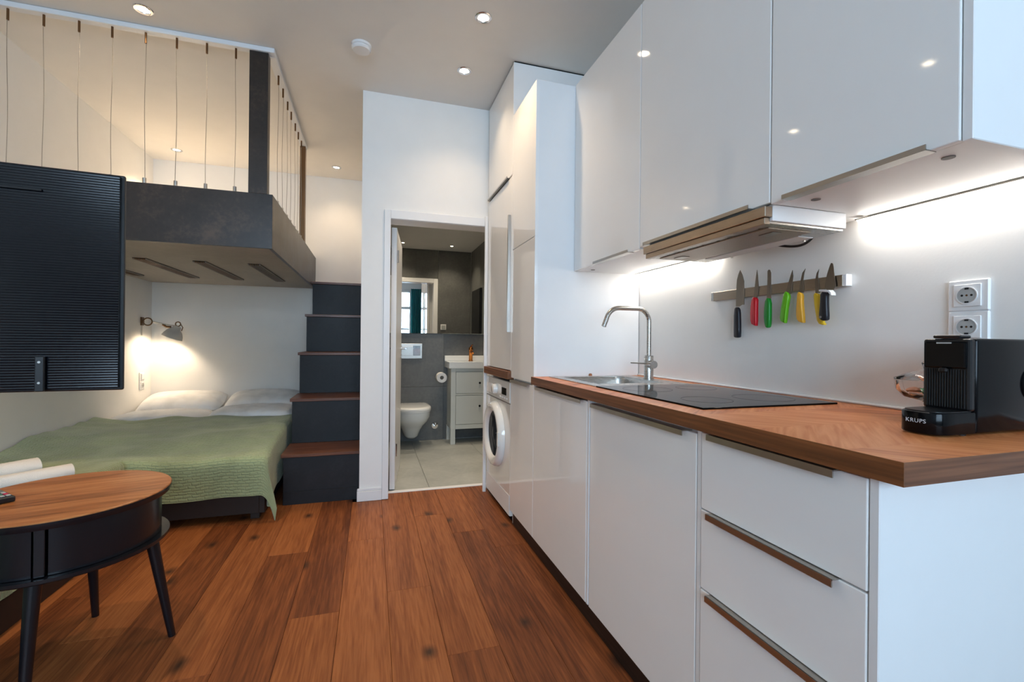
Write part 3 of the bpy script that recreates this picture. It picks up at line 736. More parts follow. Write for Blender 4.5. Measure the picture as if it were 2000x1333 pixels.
bm = NB(); tube(bm, [(XL + 0.021, 1.40, 1.25), (-1.72, 1.30, 1.25), (-1.45, 1.36, 1.25)], 0.018, n=10); obj('arm', bm, 'black', mt)
bobj('tv_plate', (-0.93, -0.70, -0.030, -0.0175, 1.12, 1.38), 'black', mt, T=TT)

# ------------------------------------------------------------------ wall lamp, bedside switch
wlmp = thing('wall_lamp', 'white metal clamp-arm reading lamp lit above the pillows', 'lamp', (XL, 4.90, 1.14))
bobj('wall_plate', (XL + 0.0005, XL + 0.012, 4.875, 4.925, 1.20, 1.275), 'bronze', wlmp, r=0.003)
bobj('cord_cover', (XL + 0.0005, XL + 0.008, 4.893, 4.907, 1.11, 1.199), 'lampwhite', wlmp)
bm = NB(); tube(bm, arc((XL + 0.05, 4.895, 1.235), (1, 0, 0), (0, 0, 1), 0.033, 0, 2 * PI, 24), 0.0055, n=8); cyl(bm, (XL + 0.012, 4.895, 1.235), (XL + 0.02, 4.895, 1.235), 0.014)
obj('joint_ring', bm, 'bronze', wlmp)
bm = NB(); tube(bm, [(XL + 0.083, 4.895, 1.24), (-1.89, 4.90, 1.236), (-1.77, 4.91, 1.208), (-1.71, 4.912, 1.203)], 0.0045, n=8)
tube(bm, [(XL + 0.083, 4.895, 1.228), (-1.89, 4.90, 1.224), (-1.78, 4.91, 1.196)], 0.003, n=8); obj('arm', bm, 'steel', wlmp)
bm = NB(); tube(bm, [(-1.82, 4.91, 1.212), (-1.79, 4.91, 1.192), (-1.755, 4.91, 1.190)], 0.010, n=8); obj('spring_cover', bm, 'bronze', wlmp)
bm = NB(); tube(bm, arc((-1.70, 4.91, 1.218), (1, 0, 0), (0, 0, 1), 0.02, 0, 2 * PI, 16), 0.005, n=8); tube(bm, [(-1.685, 4.91, 1.228), (-1.662, 4.91, 1.187), (-1.672, 4.91, 1.155)], 0.004, n=6)
obj('yoke', bm, 'bronze', wlmp)
AX = Vector((-0.36, -0.02, -0.9)).normalized()
QS = Matrix.Translation((-1.705, 4.912, 1.200)) @ Vector((0, 0, 1)).rotation_difference(AX).to_matrix().to_4x4()
obj('shade', lathe(NB(), [(0.012, 0.0), (0.030, 0.004), (0.036, 0.03), (0.060, 0.055), (0.075, 0.085), (0.084, 0.115), (0.082, 0.115), (0.072, 0.086), (0.057, 0.058), (0.033, 0.033), (0.027, 0.008), (0.012, 0.005)], (0, 0, 0), 32, cap=False), 'lampwhite', wlmp, T=QS, ang=50)
obj('bulb', lathe(NB(), [(0.004, 0.03), (0.018, 0.036), (0.027, 0.055), (0.027, 0.072), (0.018, 0.086), (0.004, 0.09)], (0, 0, 0), 20), 'bulb', wlmp, T=QS, ang=80)
bl = light('reading_bulb', 'SPOT', wlmp, QS @ Vector((0, 0, 0.092)), 7.0, (1.0, 0.80, 0.58), spot_size=d2r(150), spot_blend=0.5, shadow_soft_size=0.03)
bl.rotation_euler = AX.to_track_quat('-Z', 'Y').to_euler()

def socket_pair(name, face, u, zc, label, kinds):
    """wall plate with stacked inserts; face 'L' on left wall, 'R' on the kitchen wall"""
    sgn = 1 if face == 'L' else -1; X = XL if face == 'L' else XR
    t = thing(name, label, 'socket', (X, u, zc - 0.078))
    def bx_(n, a, b, ya, yb, za, zb, m, par, r=0.0015):
        p, q_ = X + sgn * a, X + sgn * b
        return bobj(n, (min(p, q_), max(p, q_), ya, yb, za, zb), m, par, r=r)
    for i, kd in enumerate(kinds):
        zz = zc + (0.0355 if i == 0 else -0.0355) * 1.1
        bx_('frame', 0.0004, 0.009, u - 0.0415, u + 0.0415, zz - 0.039, zz + 0.039, 'socket', t, 0.003)
        ins = bx_('insert', 0.009, 0.0125, u - 0.0275, u + 0.0275, zz - 0.0275, zz + 0.0275, 'socket', t, 0.001)
        if kd == 'socket':
            a = X + sgn * 0.0126; b_ = X + sgn * 0.0135
            obj('well', cyl(NB(), (a, u, zz), (b_, u, zz), 0.0195, n=28), 'btnw', ins)
            bm = NB(); lathe(bm, [(0.0195, a), (0.0215, a), (0.0215, X + sgn * 0.0148), (0.0195, X + sgn * 0.0148)], (0, u, zz), 28, axis='x', cap=False); obj('rim', bm, 'socket', ins)
            for k in (-1, 1): obj('contact_hole', cyl(NB(), (b_, u + k * 0.0095, zz), (X + sgn * 0.0138, u + k * 0.0095, zz), 0.0027, n=10), 'dark', ins)
            obj('screw', cyl(NB(), (b_, u, zz), (X + sgn * 0.0138, u, zz), 0.0025, n=10), 'bronze', ins)
            for k in (-1, 1): bx_('earth_clip', 0.0136, 0.0142, u - 0.004, u + 0.004, zz + k * 0.0165 - 0.002, zz + k * 0.0165 + 0.002, 'dark', ins, 0)
        else:
            bx_('rocker', 0.0126, 0.0165, u - 0.025, u + 0.025, zz - 0.025, zz + 0.025, 'socket', ins, 0.002)
    return t
socket_pair('bedside_socket', 'L', 4.905, 0.70, 'white switch and socket plate on the wall under the reading lamp', ('switch', 'socket'))

# ------------------------------------------------------------------ kitchen base units
XF = 0.80; ZB0, ZB1 = 0.080, 0.868
def front(name, par, y0, y1, z0, z1, x=XF, t=0.018):
    return bobj(name, (x, x + t, y0 + 0.0012, y1 - 0.0012, z0 + 0.0012, z1 - 0.0012), 'gloss', par, r=0.0022, seg=2)
def handle_top(par, y0, y1, z, x=XF):
    """edge pull: flange over the top edge and a small lip in front"""
    bm = NB(); box(bm, x - 0.017, x + 0.016, y0, y1, z - 0.0015, z + 0.0012); box(bm, x - 0.0175, x - 0.0148, y0, y1, z - 0.013, z + 0.0012)
    return obj('handle', bm, 'alu', par, smooth=False)
def handle_bottom(par, y0, y1, z, x):
    bm = NB(); box(bm, x - 0.014, x + 0.016, y0, y1, z - 0.0016, z + 0.0010); box(bm, x - 0.0145, x - 0.0118, y0, y1, z - 0.0016, z + 0.010)
    return obj('handle', bm, 'alu', par, smooth=False)
XBK = XR - 0.004
dr = thing('drawer_cabinet', 'white gloss three-drawer unit at the open end of the worktop', 'cabinet', (1.1, 0.75, 0.0))
bobj('carcass', (XF + 0.02, XBK, 0.556, 0.962, 0.085, 0.868), 'carc', dr)
bobj('end_panel', (XF + 0.001, XBK, 0.538, 0.5545, 0.0, 0.8695), 'carc', dr)
zsp = [(0.6725, 0.866), (0.4725, 0.6715), (0.080, 0.4715)]
for za, zb in zsp:
    d = front('drawer', dr, 0.5555, 0.962, za, zb); handle_top(d, 0.605, 0.925, zb)
dw = thing('dishwasher_unit', 'white gloss dishwasher panel between drawers and sink cabinet', 'dishwasher', (1.1, 1.27, 0.0))
bobj('carcass', (XF + 0.022, XBK, 0.984, 1.578, 0.085, 0.868), 'carc', dw)
bobj('side_panel', (XF + 0.003, XBK, 0.9655, 0.9795, 0.08, 0.8695), 'carc', dw)
bobj('side_panel', (XF + 0.001, XBK, 1.584, 1.600, 0.08, 0.8695), 'carc', dw)
d = front('door', dw, 0.9815, 1.5815, ZB0 - 0.004, 0.858, x=XF + 0.003); handle_top(d, 1.02, 1.55, 0.858, x=XF + 0.003)
sk = thing('sink_cabinet', 'white gloss sink cabinet door beside the tall units', 'cabinet', (1.1, 1.9, 0.0))
bm = NB()
box(bm, XF + 0.022, XBK, 1.602, 1.618, 0.085, 0.868); box(bm, XF + 0.022, XBK, 2.192, 2.208, 0.085, 0.868); box(bm, XF + 0.022, XBK, 1.6185, 2.1915, 0.085, 0.10); box(bm, XBK - 0.01, XBK, 1.6185, 2.1915, 0.101, 0.868)
obj('carcass', bm, 'carc', sk, smooth=False)
d = front('door', sk, 1.6015, 2.2085, ZB0, 0.862); handle_top(d, 1.63, 2.15, 0.862)
pln = bobj('plinth', (XF + 0.016, XF + 0.03, 0.56, 2.598, 0.0, 0.0785), 'plinth'); tag(pln, 'dark brown recessed plinth under the white base units', 'plinth')

nt_ = thing('narrow_tall_cabinet', 'narrow tall white gloss cabinet between worktop and washing machine', 'cabinet', (1.1, 2.41, 0.0))
bobj('carcass', (XF + 0.02, XBK, 2.232, 2.598, 0.085, 2.440), 'carc', nt_)
bobj('side_panel', (XF + 0.001, XBK, 2.212, 2.2305, 0.08, 2.4445), 'carc', nt_)
bobj('side_panel', (XF + 0.018, XBK, 2.600, 2.6115, 0.0, 2.4445), 'carc', nt_)
front('door', nt_, 2.2105, 2.611, 1.635, 2.4445); front('door', nt_, 2.2105, 2.611, 0.872, 1.634)
d = front('door', nt_, 2.2105, 2.611, ZB0, 0.862); handle_top(d, 2.27, 2.58, 0.862)
tc_ = thing('tall_laundry_cabinet', 'ceiling-high white gloss cabinet above the washing machine', 'cabinet', (1.1, 2.92, 0.92))
bobj('carcass', (XF + 0.02, XBK, 2.632, 3.20, 0.925, 2.764), 'carc', tc_)
bobj('side_panel', (XF + 0.001, XBK, 2.613, 2.630, 0.911, 2.766), 'carc', tc_)
d = front('door', tc_, 2.6125, 3.205, 2.095, 2.764); handle_bottom(d, 2.69, 3.18, 2.095, XF)
d = front('door', tc_, 2.6125, 3.205, 0.913, 2.088)
bm = NB(); box(bm, XF - 0.017, XF - 0.001, 2.640, 2.6425, 1.145, 1.855); box(bm, XF - 0.0175, XF - 0.0148, 2.6428, 2.655, 1.145, 1.855); obj('handle', bm, 'alu', d, smooth=False)
bobj('gap_shade_strip', (XF + 0.006, XBK, 2.618, 3.20, 2.7665, 2.7755), 'dark', tc_, r=0)  # solid dark strip: shade of the gap under the ceiling, put in as colour
bobj('filler_strip', (0.778, 0.80, 3.2065, 3.225, 0.0, 1.99), 'trim', tc_)
o = obj('laundry_shelf', box(NB(), 0.777, XBK, 2.6135, 3.205, 0.862, 0.9095, r=0.002), 'wtedge'); tag(o, 'short walnut board over the washing machine', 'worktop')

# washing machine
wm = thing('washing_machine', 'white front-loading washing machine under the walnut board', 'washing machine', (1.1, 2.92, 0.0))
bobj('body', (XF + 0.002, 1.38, 2.62, 3.198, 0.035, 0.842), 'porc', wm, r=0.006, seg=2)
bobj('control_panel', (XF - 0.004, XF + 0.0018, 2.621, 3.197, 0.715, 0.841), 'porc', wm, r=0.002)
bobj('display', (XF - 0.0065, XF - 0.0042, 2.69, 2.79, 0.755, 0.80), 'screen', wm, r=0.001)
bobj('detergent_drawer', (XF - 0.007, XF - 0.0042, 2.99, 3.17, 0.735, 0.80), 'carc', wm, r=0.001)
obj('dial', lathe(NB(), [(0.034, XF - 0.0045), (0.032, XF - 0.03), (0.026, XF - 0.034)], (0, 2.925, 0.775), 28, axis='x'), 'porc', wm)
for k in range(4): bobj('button', (XF - 0.007, XF - 0.0042, 2.66 + k * 0.05, 2.685 + k * 0.05, 0.732, 0.742), 'carc', wm, r=0.001)
bobj('panel_seam', (XF - 0.001, XF + 0.0019, 2.622, 3.196, 0.7085, 0.7135), 'grey', wm, r=0)
bobj('kick_panel', (XF - 0.001, XF + 0.0019, 2.622, 3.196, 0.04, 0.16), 'carc', wm, r=0.001)
dc = (0, 2.945, 0.475)
dd = obj('door_ring', lathe(NB(), [(0.215, XF + 0.0015), (0.212, XF - 0.018), (0.200, XF - 0.036), (0.182, XF - 0.040), (0.160, XF - 0.030), (0.148, XF - 0.010), (0.146, XF + 0.001)], dc, 56, axis='x', cap=False), 'porc', wm, ang=50)
obj('door_glass', lathe(NB(), [(0.147, XF - 0.012), (0.12, XF - 0.004), (0.08, XF - 0.0005), (0.004, XF - 0.0002)], dc, 48, axis='x', cap=False), 'wmglass', dd, ang=60)
bobj('door_grip', (XF - 0.043, XF - 0.034, 2.742, 2.768, 0.43, 0.52), 'porc', dd, r=0.003)
for yy_ in (2.66, 3.15):
    for xx in (0.85, 1.33): obj('foot', cyl(NB(), (xx, yy_, 0), (xx, yy_, 0.0348), 0.02, n=14), 'black', wm)

# ------------------------------------------------------------------ worktop, sink, faucet, hob
wt = thing('worktop', 'thick walnut parquet kitchen worktop with sink cut-out', 'worktop', (1.1, 1.35, 0.871))
WX0, WX1, WY0, WY1, WZ0, WZ1 = 0.785, XR - 0.003, 0.493, 2.2105, 0.8705, 0.909
SXa, SXb, SYa, SYb = 0.905, 1.275, 1.735, 2.125     # sink cut-out
bm = NB()
def ring_plate(bm, ox0, ox1, oy0, oy1, ix0, ix1, iy0, iy1, z0, z1):
    O = [(ox0, oy0), (ox1, oy0), (ox1, oy1), (ox0, oy1)]; I = [(ix0, iy0), (ix1, iy0), (ix1, iy1), (ix0, iy1)]
    vv = {}
    for nm, P in (('o', O), ('i', I)):
        for z in (z0, z1):
            vv[nm, z] = [bm.verts.new((p[0], p[1], z)) for p in P]
    for i in range(4):
        j = (i + 1) % 4
        bm.faces.new((vv['o', z1][i], vv['o', z1][j], vv['i', z1][j], vv['i', z1][i]))
        bm.faces.new((vv['o', z0][j], vv['o', z0][i], vv['i', z0][i], vv['i', z0][j]))
        bm.faces.new((vv['o', z0][i], vv['o', z0][j], vv['o', z1][j], vv['o', z1][i]))
        bm.faces.new((vv['i', z0][j], vv['i', z0][i], vv['i', z1][i], vv['i', z1][j]))
    bmesh.ops.recalc_face_normals(bm, faces=bm.faces[:])
ring_plate(bm, WX0 + 0.0012, WX1, WY0 + 0.0012, WY1, SXa, SXb, SYa, SYb, WZ0, WZ1)
obj('slab', bm, 'worktop', wt, smooth=False)
bobj('front_edging', (WX0, WX0 + 0.0011, WY0, WY1, WZ0, WZ1 - 0.0003), 'wtedge', wt, r=0)
bobj('end_edging', (WX0 + 0.0012, WX1, WY0, WY0 + 0.0011, WZ0, WZ1 - 0.0003), 'wtedgex', wt, r=0)
bobj('wall_seal', (XR - 0.0125, XR - 0.0005, WY0, WY1, WZ1 + 0.0002, WZ1 + 0.0085), 'carc', wt, r=0.003)
o = lathe(NB(), [(0.009, WZ1), (0.009, WZ1 + 0.008), (0.006, WZ1 + 0.014)], (1.115, 2.196, 0), 16); o = obj('cork_stopper', o, 'tabletop'); tag(o, 'tiny brown stopper on the worktop behind the sink', 'stopper')

sn_ = thing('kitchen_sink', 'inset stainless steel sink in the walnut worktop', 'sink', (1.1, 1.93, WZ1))
bm = NB(); ring_plate(bm, 0.868, 1.336, 1.665, 2.172, SXa + 0.02, SXb - 0.02, SYa + 0.015, SYb - 0.015, WZ1 + 0.0004, WZ1 + 0.0035); obj('rim', bm, 'steel', sn_, smooth=False)
bm = NB()
def rrect(xa, xb, ya, yb, r, n=5):
    out = []
    for cx_, cy_, a0 in ((xb - r, yb - r, 0), (xa + r, yb - r, PI / 2), (xa + r, ya + r, PI), (xb - r, ya + r, 1.5 * PI)):
        for i in range(n + 1): a = a0 + PI / 2 * i / n; out.append((cx_ + r * math.cos(a), cy_ + r * math.sin(a)))
    return out
lv = [(0.0, 0.0, WZ1 + 0.003), (0.004, 0.004, WZ1 - 0.012), (0.010, 0.010, WZ1 - 0.13), (0.03, 0.03, WZ1 - 0.152)]
rings = []
for ins, _, z in lv:
    rings.append([bm.verts.new((p[0], p[1], z)) for p in rrect(SXa + 0.018 + ins, SXb - 0.018 - ins, SYa + 0.013 + ins, SYb - 0.013 - ins, 0.045)])
for a, b in zip(rings, rings[1:]):
    for i in range(len(a)): bm.faces.new((a[i], a[(i + 1) % len(a)], b[(i + 1) % len(a)], b[i]))
bm.faces.new(rings[-1]); bmesh.ops.recalc_face_normals(bm, faces=bm.faces[:]); obj('bowl', bm, 'steel', sn_)
obj('drain', lathe(NB(), [(0.045, WZ1 - 0.1515), (0.045, WZ1 - 0.149), (0.03, WZ1 - 0.150), (0.004, WZ1 - 0.1505)], (1.09, 1.93, 0), 24, cap=False), 'chrome', sn_)

fc = thing('kitchen_faucet', 'brushed steel high-arc faucet with side lever at the sink', 'faucet', (1.285, 1.94, WZ1))
fx, fy_ = 1.300, 1.94
obj('base', lathe(NB(), [(0.026, WZ1 + 0.0036), (0.026, WZ1 + 0.007), (0.0225, WZ1 + 0.008), (0.0225, 1.024), (0.021, 1.027)], (fx, fy_, 0), 32), 'steel', fc)
pts = [(fx, fy_, 1.027), (fx, fy_, 1.10), (fx, fy_, 1.188)] + arc((fx - 0.065, fy_, 1.190), (1, 0, 0), (0, 0, 1), 0.065, 0.0, PI / 2, 10) + [(1.18, fy_, 1.255)] + \
      arc((1.135, fy_, 1.185), (1, 0, 0), (0, 0, 1), 0.070, PI / 2, PI / 2 + 1.15, 10) + [(1.052, fy_, 1.165)]
obj('spout', tube(NB(), pts, 0.0112, n=16), 'steel', fc)
obj('valve_knob', cyl(NB(), (fx - 0.006, fy_ - 0.0215, 0.985), (fx - 0.012, fy_ - 0.062, 0.985), 0.0185, n=24), 'steel', fc)
obj('lever', tube(NB(), [(fx - 0.014, fy_ - 0.052, 0.990), (1.22, 1.885, 0.992), (1.165, 1.883, 0.995)], [0.0045, 0.0035, 0.003], n=8), 'steel', fc)

hb = thing('ceramic_hob', 'flat black glass hob set on the worktop', 'hob', (1.1, 1.33, WZ1))
bobj('glass_plate', (0.862, 1.352, 1.03, 1.648, WZ1 + 0.0002, WZ1 + 0.0052), 'hob', hb, r=0.001)
for cx_, cy_, rr_ in ((1.0, 1.18, 0.075), (1.0, 1.5, 0.09), (1.22, 1.18, 0.09), (1.22, 1.5, 0.075)):
    obj('zone_mark', lathe(NB(), [(rr_, WZ1 + 0.0053), (rr_ + 0.0012, WZ1 + 0.0053), (rr_ + 0.0012, WZ1 + 0.0055), (rr_, WZ1 + 0.0055)], (cx_, cy_, 0), 48, cap=False), 'black', hb)

# ------------------------------------------------------------------ wall units, lights, hood
XU = 1.02; ZU0, ZU1 = 1.465, 2.447
def wall_unit(name, y0, y1, label, hy0, hy1, panel=False, z0=ZU0):
    t = thing(name, label, 'cabinet', (1.2, (y0 + y1) / 2, z0), 'white wall cabinets over the worktop')
    bobj('carcass', (XU + 0.019, XBK, y0 + 0.001, y1 - 0.001, z0 + 0.0005, ZU1), 'carc', t)
    d = front('door', t, y0, y1, z0 - 0.002, ZU1 + 0.002, x=XU); handle_bottom(d, hy0, hy1, z0 - 0.001, XU)
    if panel: bobj('end_panel', (XU + 0.003, XBK, y0 - 0.017, y0 - 0.0005, z0 - 0.004, ZU1 + 0.002), 'carc', t)
    for yy_ in (y0 + 0.06, y1 - 0.07):
        obj('hinge_cap', lathe(NB(), [(0.011, z0 - 0.0012), (0.011, z0 + 0.0004)], (XU + 0.075, yy_, 0), 16), 'grey', t)
    return t
wall_unit('wall_cabinet', 1.594, 2.2095, 'white gloss wall cabinet next to the tall units above the sink', 1.66, 1.97)
wall_unit('wall_cabinet', 0.969, 1.592, 'white gloss wall cabinet above the extractor hood', 1.03, 1.55, z0=ZU0 + 0.006)
wall_unit('wall_cabinet', 0.5535, 0.967, 'white gloss wall cabinet at the open end above the coffee machine', 0.60, 0.92, panel=True)
def led(y0, y1, label):
    t = thing('led_strip', label, 'light', (1.38, (y0 + y1) / 2, 1.45), 'under-cabinet lights')
    bm = NB(); prism(bm, [(1.372, ZU0 - 0.0016), (1.408, ZU0 - 0.0016), (1.408, ZU0 - 0.004), (1.376, ZU0 - 0.004)], 'y', y0, y1); obj('housing', bm, 'alu', t, smooth=False)
    bm = NB(); prism(bm, [(1.378, ZU0 - 0.0042), (1.407, ZU0 - 0.0042), (1.405, ZU0 - 0.014), (1.388, ZU0 - 0.014)], 'y', y0 + 0.002, y1 - 0.002); obj('diffuser', bm, 'led', t, smooth=False)
led(1.60, 2.20, 'lit LED strip under the cabinet above the sink'); led(0.55, 1.0, 'lit LED strip under the cabinet above the coffee machine')
hd = thing('extractor_hood', 'slim pull-out steel extractor hood under the middle wall cabinet', 'hood', (1.15, 1.27, 1.41))
bobj('body', (1.034, 1.302, 0.972, 1.545, 1.424, 1.4685), 'carc', hd)
bobj('front_bar', (1.008, 1.0335, 0.972, 1.548, 1.433, 1.4615), 'steelh', hd, r=0.0015)
bobj('lower_bar', (1.014, 1.0335, 0.980, 1.540, 1.415, 1.4325), 'steelh', hd, r=0.001)
bobj('filter_frame', (1.0336, 1.30, 0.98, 1.54, 1.4175, 1.4238), 'steel', hd, r=0.001)
fl = bobj('filter', (1.060, 1.215, 1.01, 1.515, 1.4135, 1.4174), 'filter', hd, r=0.001)
for yy_ in (1.06, 1.46): bobj('latch', (1.10, 1.135, yy_ - 0.025, yy_ + 0.025, 1.4115, 1.4134), 'alu', fl, r=0.001)
bobj('lamp_cover', (1.225, 1.285, 1.06, 1.46, 1.4135, 1.4174), 'carc', hd, r=0.001)
for yy_ in (1.10, 1.40): obj('screw', cyl(NB(), (1.295, yy_, 1.4120), (1.295, yy_, 1.4174), 0.004, n=10), 'steel', hd)
obj('power_cable', tube(NB(), [(1.33 + 0.035 * math.sin(PI * i / 16), 1.26 - 0.18 * i / 16, 1.440 + 0.012 * i / 16 - 0.026 * math.sin(PI * i / 16)) for i in range(17)], 0.0042, n=10), 'black', hd)
bobj('rear_duct', (1.3025, 1.34, 1.0, 1.52, 1.438, 1.4685), 'carc', hd)

# ------------------------------------------------------------------ knife rack, knives
kr_ = thing('knife_rack', 'steel magnetic knife bar on the kitchen wall', 'knife rack', (XR, 1.33, 1.27))
bobj('bar', (1.396, XR - 0.0005, 1.052, 1.612, 1.272, 1.3075), 'steelh', kr_, r=0.001)
bobj('end_cap', (1.395, XR - 0.0005, 1.0395, 1.0515, 1.2715, 1.308), 'carc', kr_, r=0.001); bobj('end_cap', (1.395, XR - 0.0005, 1.6125, 1.6245, 1.2715, 1.308), 'steel', kr_, r=0.001)
KN = {
 'k1b':[(1.4616,1.3812),(1.4503,1.3614),(1.4411,1.3346),(1.4396,1.2428),(1.4508,1.2431),(1.4645,1.2371),(1.4818,1.2383),(1.4795,1.3179),(1.4771,1.3452),(1.4701,1.3657)],
 'k1h':[(1.4733,1.2371),(1.4624,1.2278),(1.4594,1.2064),(1.4571,1.1183),(1.4630,1.1129),(1.4830,1.1139),(1.4871,1.1201),(1.4873,1.2294)],
 'k2b':[(1.3787,1.3705),(1.3745,1.3467),(1.3704,1.3057),(1.3760,1.2642),(1.3935,1.2658),(1.3875,1.3134),(1.3831,1.3450)],
 'k2h':[(1.3969,1.2690),(1.3750,1.2641),(1.3757,1.2337),(1.3759,1.1577),(1.3820,1.1579),(1.4034,1.1674),(1.4041,1.2210)],
 'k3b':[(1.3257,1.3633),(1.3203,1.3614),(1.3154,1.3500),(1.3143,1.2560),(1.3327,1.2576),(1.3301,1.3294),(1.3304,1.3578)],
 'k3h':[(1.3338,1.2605),(1.3143,1.2551),(1.3142,1.1873),(1.3155,1.1523),(1.3256,1.1478),(1.3342,1.1528),(1.3397,1.1771),(1.3411,1.2113)],
 'k4b':[(1.2264,1.3467),(1.2234,1.3264),(1.2303,1.2660),(1.2349,1.2637),(1.2505,1.2747),(1.2400,1.3098),(1.2341,1.3278)],
 'k4h':[(1.2546,1.2778),(1.2334,1.2649),(1.2422,1.2242),(1.2492,1.1640),(1.2539,1.1633),(1.2721,1.1744),(1.2686,1.2070),(1.2626,1.2392)],
 'k5b':[(1.1767,1.3446),(1.1808,1.3310),(1.1849,1.3056),(1.1821,1.2639),(1.1990,1.2668),(1.1950,1.3043),(1.1880,1.3320)],
 'k5h':[(1.2026,1.2706),(1.1838,1.2601),(1.1856,1.2331),(1.1777,1.1653),(1.1805,1.1608),(1.2024,1.1689),(1.2071,1.1953),(1.2045,1.2346)],
 'k6b':[(1.1283,1.3356),(1.1315,1.3140),(1.1277,1.2835),(1.1235,1.2581),(1.1396,1.2571),(1.1414,1.2977),(1.1362,1.3222)],
 'k6h':[(1.1429,1.2605),(1.1221,1.2517),(1.1204,1.2154),(1.1093,1.1602),(1.1027,1.1563),(1.1066,1.1508),(1.1278,1.1584),(1.1349,1.1938),(1.1407,1.2295)],
 'k7b':[(1.0829,1.3493),(1.0778,1.3431),(1.0750,1.3113),(1.0670,1.2609),(1.1077,1.2651),(1.1003,1.3074),(1.0929,1.3308),(1.0866,1.3470)],
 'k7g':[(1.1103,1.2662),(1.0770,1.2612),(1.0694,1.2527),(1.0681,1.2441),(1.0731,1.2463),(1.0794,1.2542),(1.1103,1.2597)],
 'k7h':[(1.1090,1.2603),(1.0832,1.2570),(1.0794,1.2525),(1.0870,1.2496),(1.0866,1.2154),(1.0837,1.1715),(1.0887,1.1656),(1.1015,1.1654),(1.1120,1.1727),(1.1134,1.1827),(1.1099,1.2171)]}
for k, nm, hm, lb in (('k1', 'chef_knife', 'bhandle', 'wide chef knife with black handle at the far end of the bar'), ('k2', 'paring_knife', 'red', 'paring knife with red handle on the magnetic bar'),
                      ('k3', 'table_knife', 'dgreen', 'round-tipped knife with dark green handle'), ('k4', 'paring_knife', 'lime', 'tilted paring knife with lime green handle'),
                      ('k5', 'peeling_knife', 'amber', 'curved peeling knife with amber yellow handle'), ('k6', 'peeling_knife', 'yellow', 'curved peeling knife with yellow handle behind the black one'),
                      ('k7', 'pizza_knife', 'bhandle', 'broad triangular knife with black handle and white guard')):
    ys = [p[0] for p in KN[k + 'b']]
    dx = -0.012 if k == 'k7' else 0.0
    t = thing(nm, lb, 'knife', (1.39 + dx, sum(ys) / len(ys), min(p[1] for p in KN[k + 'h'])), 'knives on the magnetic bar')
    bp_ = KN[k + 'b']
    bm = NB(); prism(bm, smooth_poly(bp_, 1) if k == 'k7' else bp_, 'x', 1.3925 + dx * 0.2, 1.3945 + dx * 0.2); obj('blade', bm, 'blade', t, smooth=False)
    bm = NB(); prism(bm, smooth_poly(KN[k + 'h'], 1), 'x', 1.3855 + dx, 1.4005 + dx, r=0.0035); obj('handle', bm, hm, t, ang=50)
    if k == 'k7':
        bm = NB(); prism(bm, KN['k7g'], 'x', 1.3705, 1.391, r=0.001); obj('guard', bm, 'carc', t)
        obj('rivet', cyl(NB(), (1.3730, 1.1042, 1.1773), (1.3715, 1.1042, 1.1773), 0.0042, n=14), 'chrome', t)
socket_pair('wall_socket', 'R', 0.748, 1.176, 'white double wall socket above the coffee machine', ('socket', 'socket'))

# ------------------------------------------------------------------ coffee machine, glass bowl
cm = thing('coffee_machine', 'slim black capsule coffee machine on the worktop', 'coffee machine', (1.25, 0.643, WZ1))
CX0, CY0, CY1, CZ0, CZ1 = 1.143, 0.602, 0.686, WZ1 + 0.003, 1.108
bobj('body', (CX0 + 0.022, 1.395, CY0, CY1, CZ0, CZ1 - 0.003), 'blackg', cm, r=0.006, seg=3)
bobj('front_frame', (CX0 + 0.004, CX0 + 0.0215, CY0 + 0.0005, CY1 - 0.0005, CZ0 + 0.045, CZ1 - 0.004), 'black', cm, r=0.005, seg=2)
bobj('front_panel', (CX0, CX0 + 0.0038, CY0 + 0.006, CY1 - 0.006, 1.043, CZ1 - 0.010), 'blackg', cm, r=0.003, seg=2)
for i in range(15):
    yy_ = CY0 + 0.0085 + i * 0.0046
    bobj('rib', (CX0 + 0.002, CX0 + 0.0038, yy_, yy_ + 0.0026, 0.962, 1.041), 'dark', cm, r=0.0005)
lv_ = bobj('lever', (CX0 + 0.004, CX0 + 0.040, CY0 + 0.018, CY1 - 0.018, CZ1 - 0.0028, CZ1 + 0.004), 'black', cm, r=0.003, seg=2)
bobj('lever_slot', (CX0 - 0.0012, CX0 - 0.0002, CY0 + 0.030, CY1 - 0.028, CZ1 - 0.014, CZ1 - 0.011), 'btnw', cm, r=0)
bobj('spout', (CX0 - 0.008, CX0 - 0.0003, 0.636, 0.652, 1.034, 1.044), 'dark', cm, r=0.003)
poly = [(CX0 + 0.021, CY0 + 0.001), (CX0 + 0.021, CY1 - 0.001)]
for i in range(15):
    a = PI / 2 + PI * i / 14; poly.append((CX0 - 0.035 + 0.048 * math.copysign(abs(math.cos(a)) ** 0.6, math.cos(a)), 0.644 + 0.041 * math.copysign(abs(math.sin(a)) ** 0.7, math.sin(a))))
bm = NB(); prism(bm, poly, 'z', CZ0, 0.956, r=0.003); tr_ = obj('drip_tray', bm, 'blackg', cm, ang=40)
bm = NB(); prism(bm, [(0.9 * (p[0] - CX0 + 0.03) + CX0 - 0.03, 0.9 * (p[1] - 0.644) + 0.644) for p in poly], 'z', 0.9562, 0.958); obj('drip_grid', bm, 'black', tr_)
for xx, yy_ in ((CX0, CY0 + 0.012), (CX0, CY1 - 0.012), (1.38, CY0 + 0.012), (1.38, CY1 - 0.012)): obj('foot', cyl(NB(), (xx, yy_, WZ1), (xx, yy_, CZ0 - 0.0002), 0.007, n=10), 'black', cm)
obj('tank_cap', lathe(NB(), [(0.034, CY0 - 0.0002), (0.034, CY0 - 0.003), (0.028, CY0 - 0.004)], (1.345, 0, 1.01), 32, axis='y'), 'black', cm)
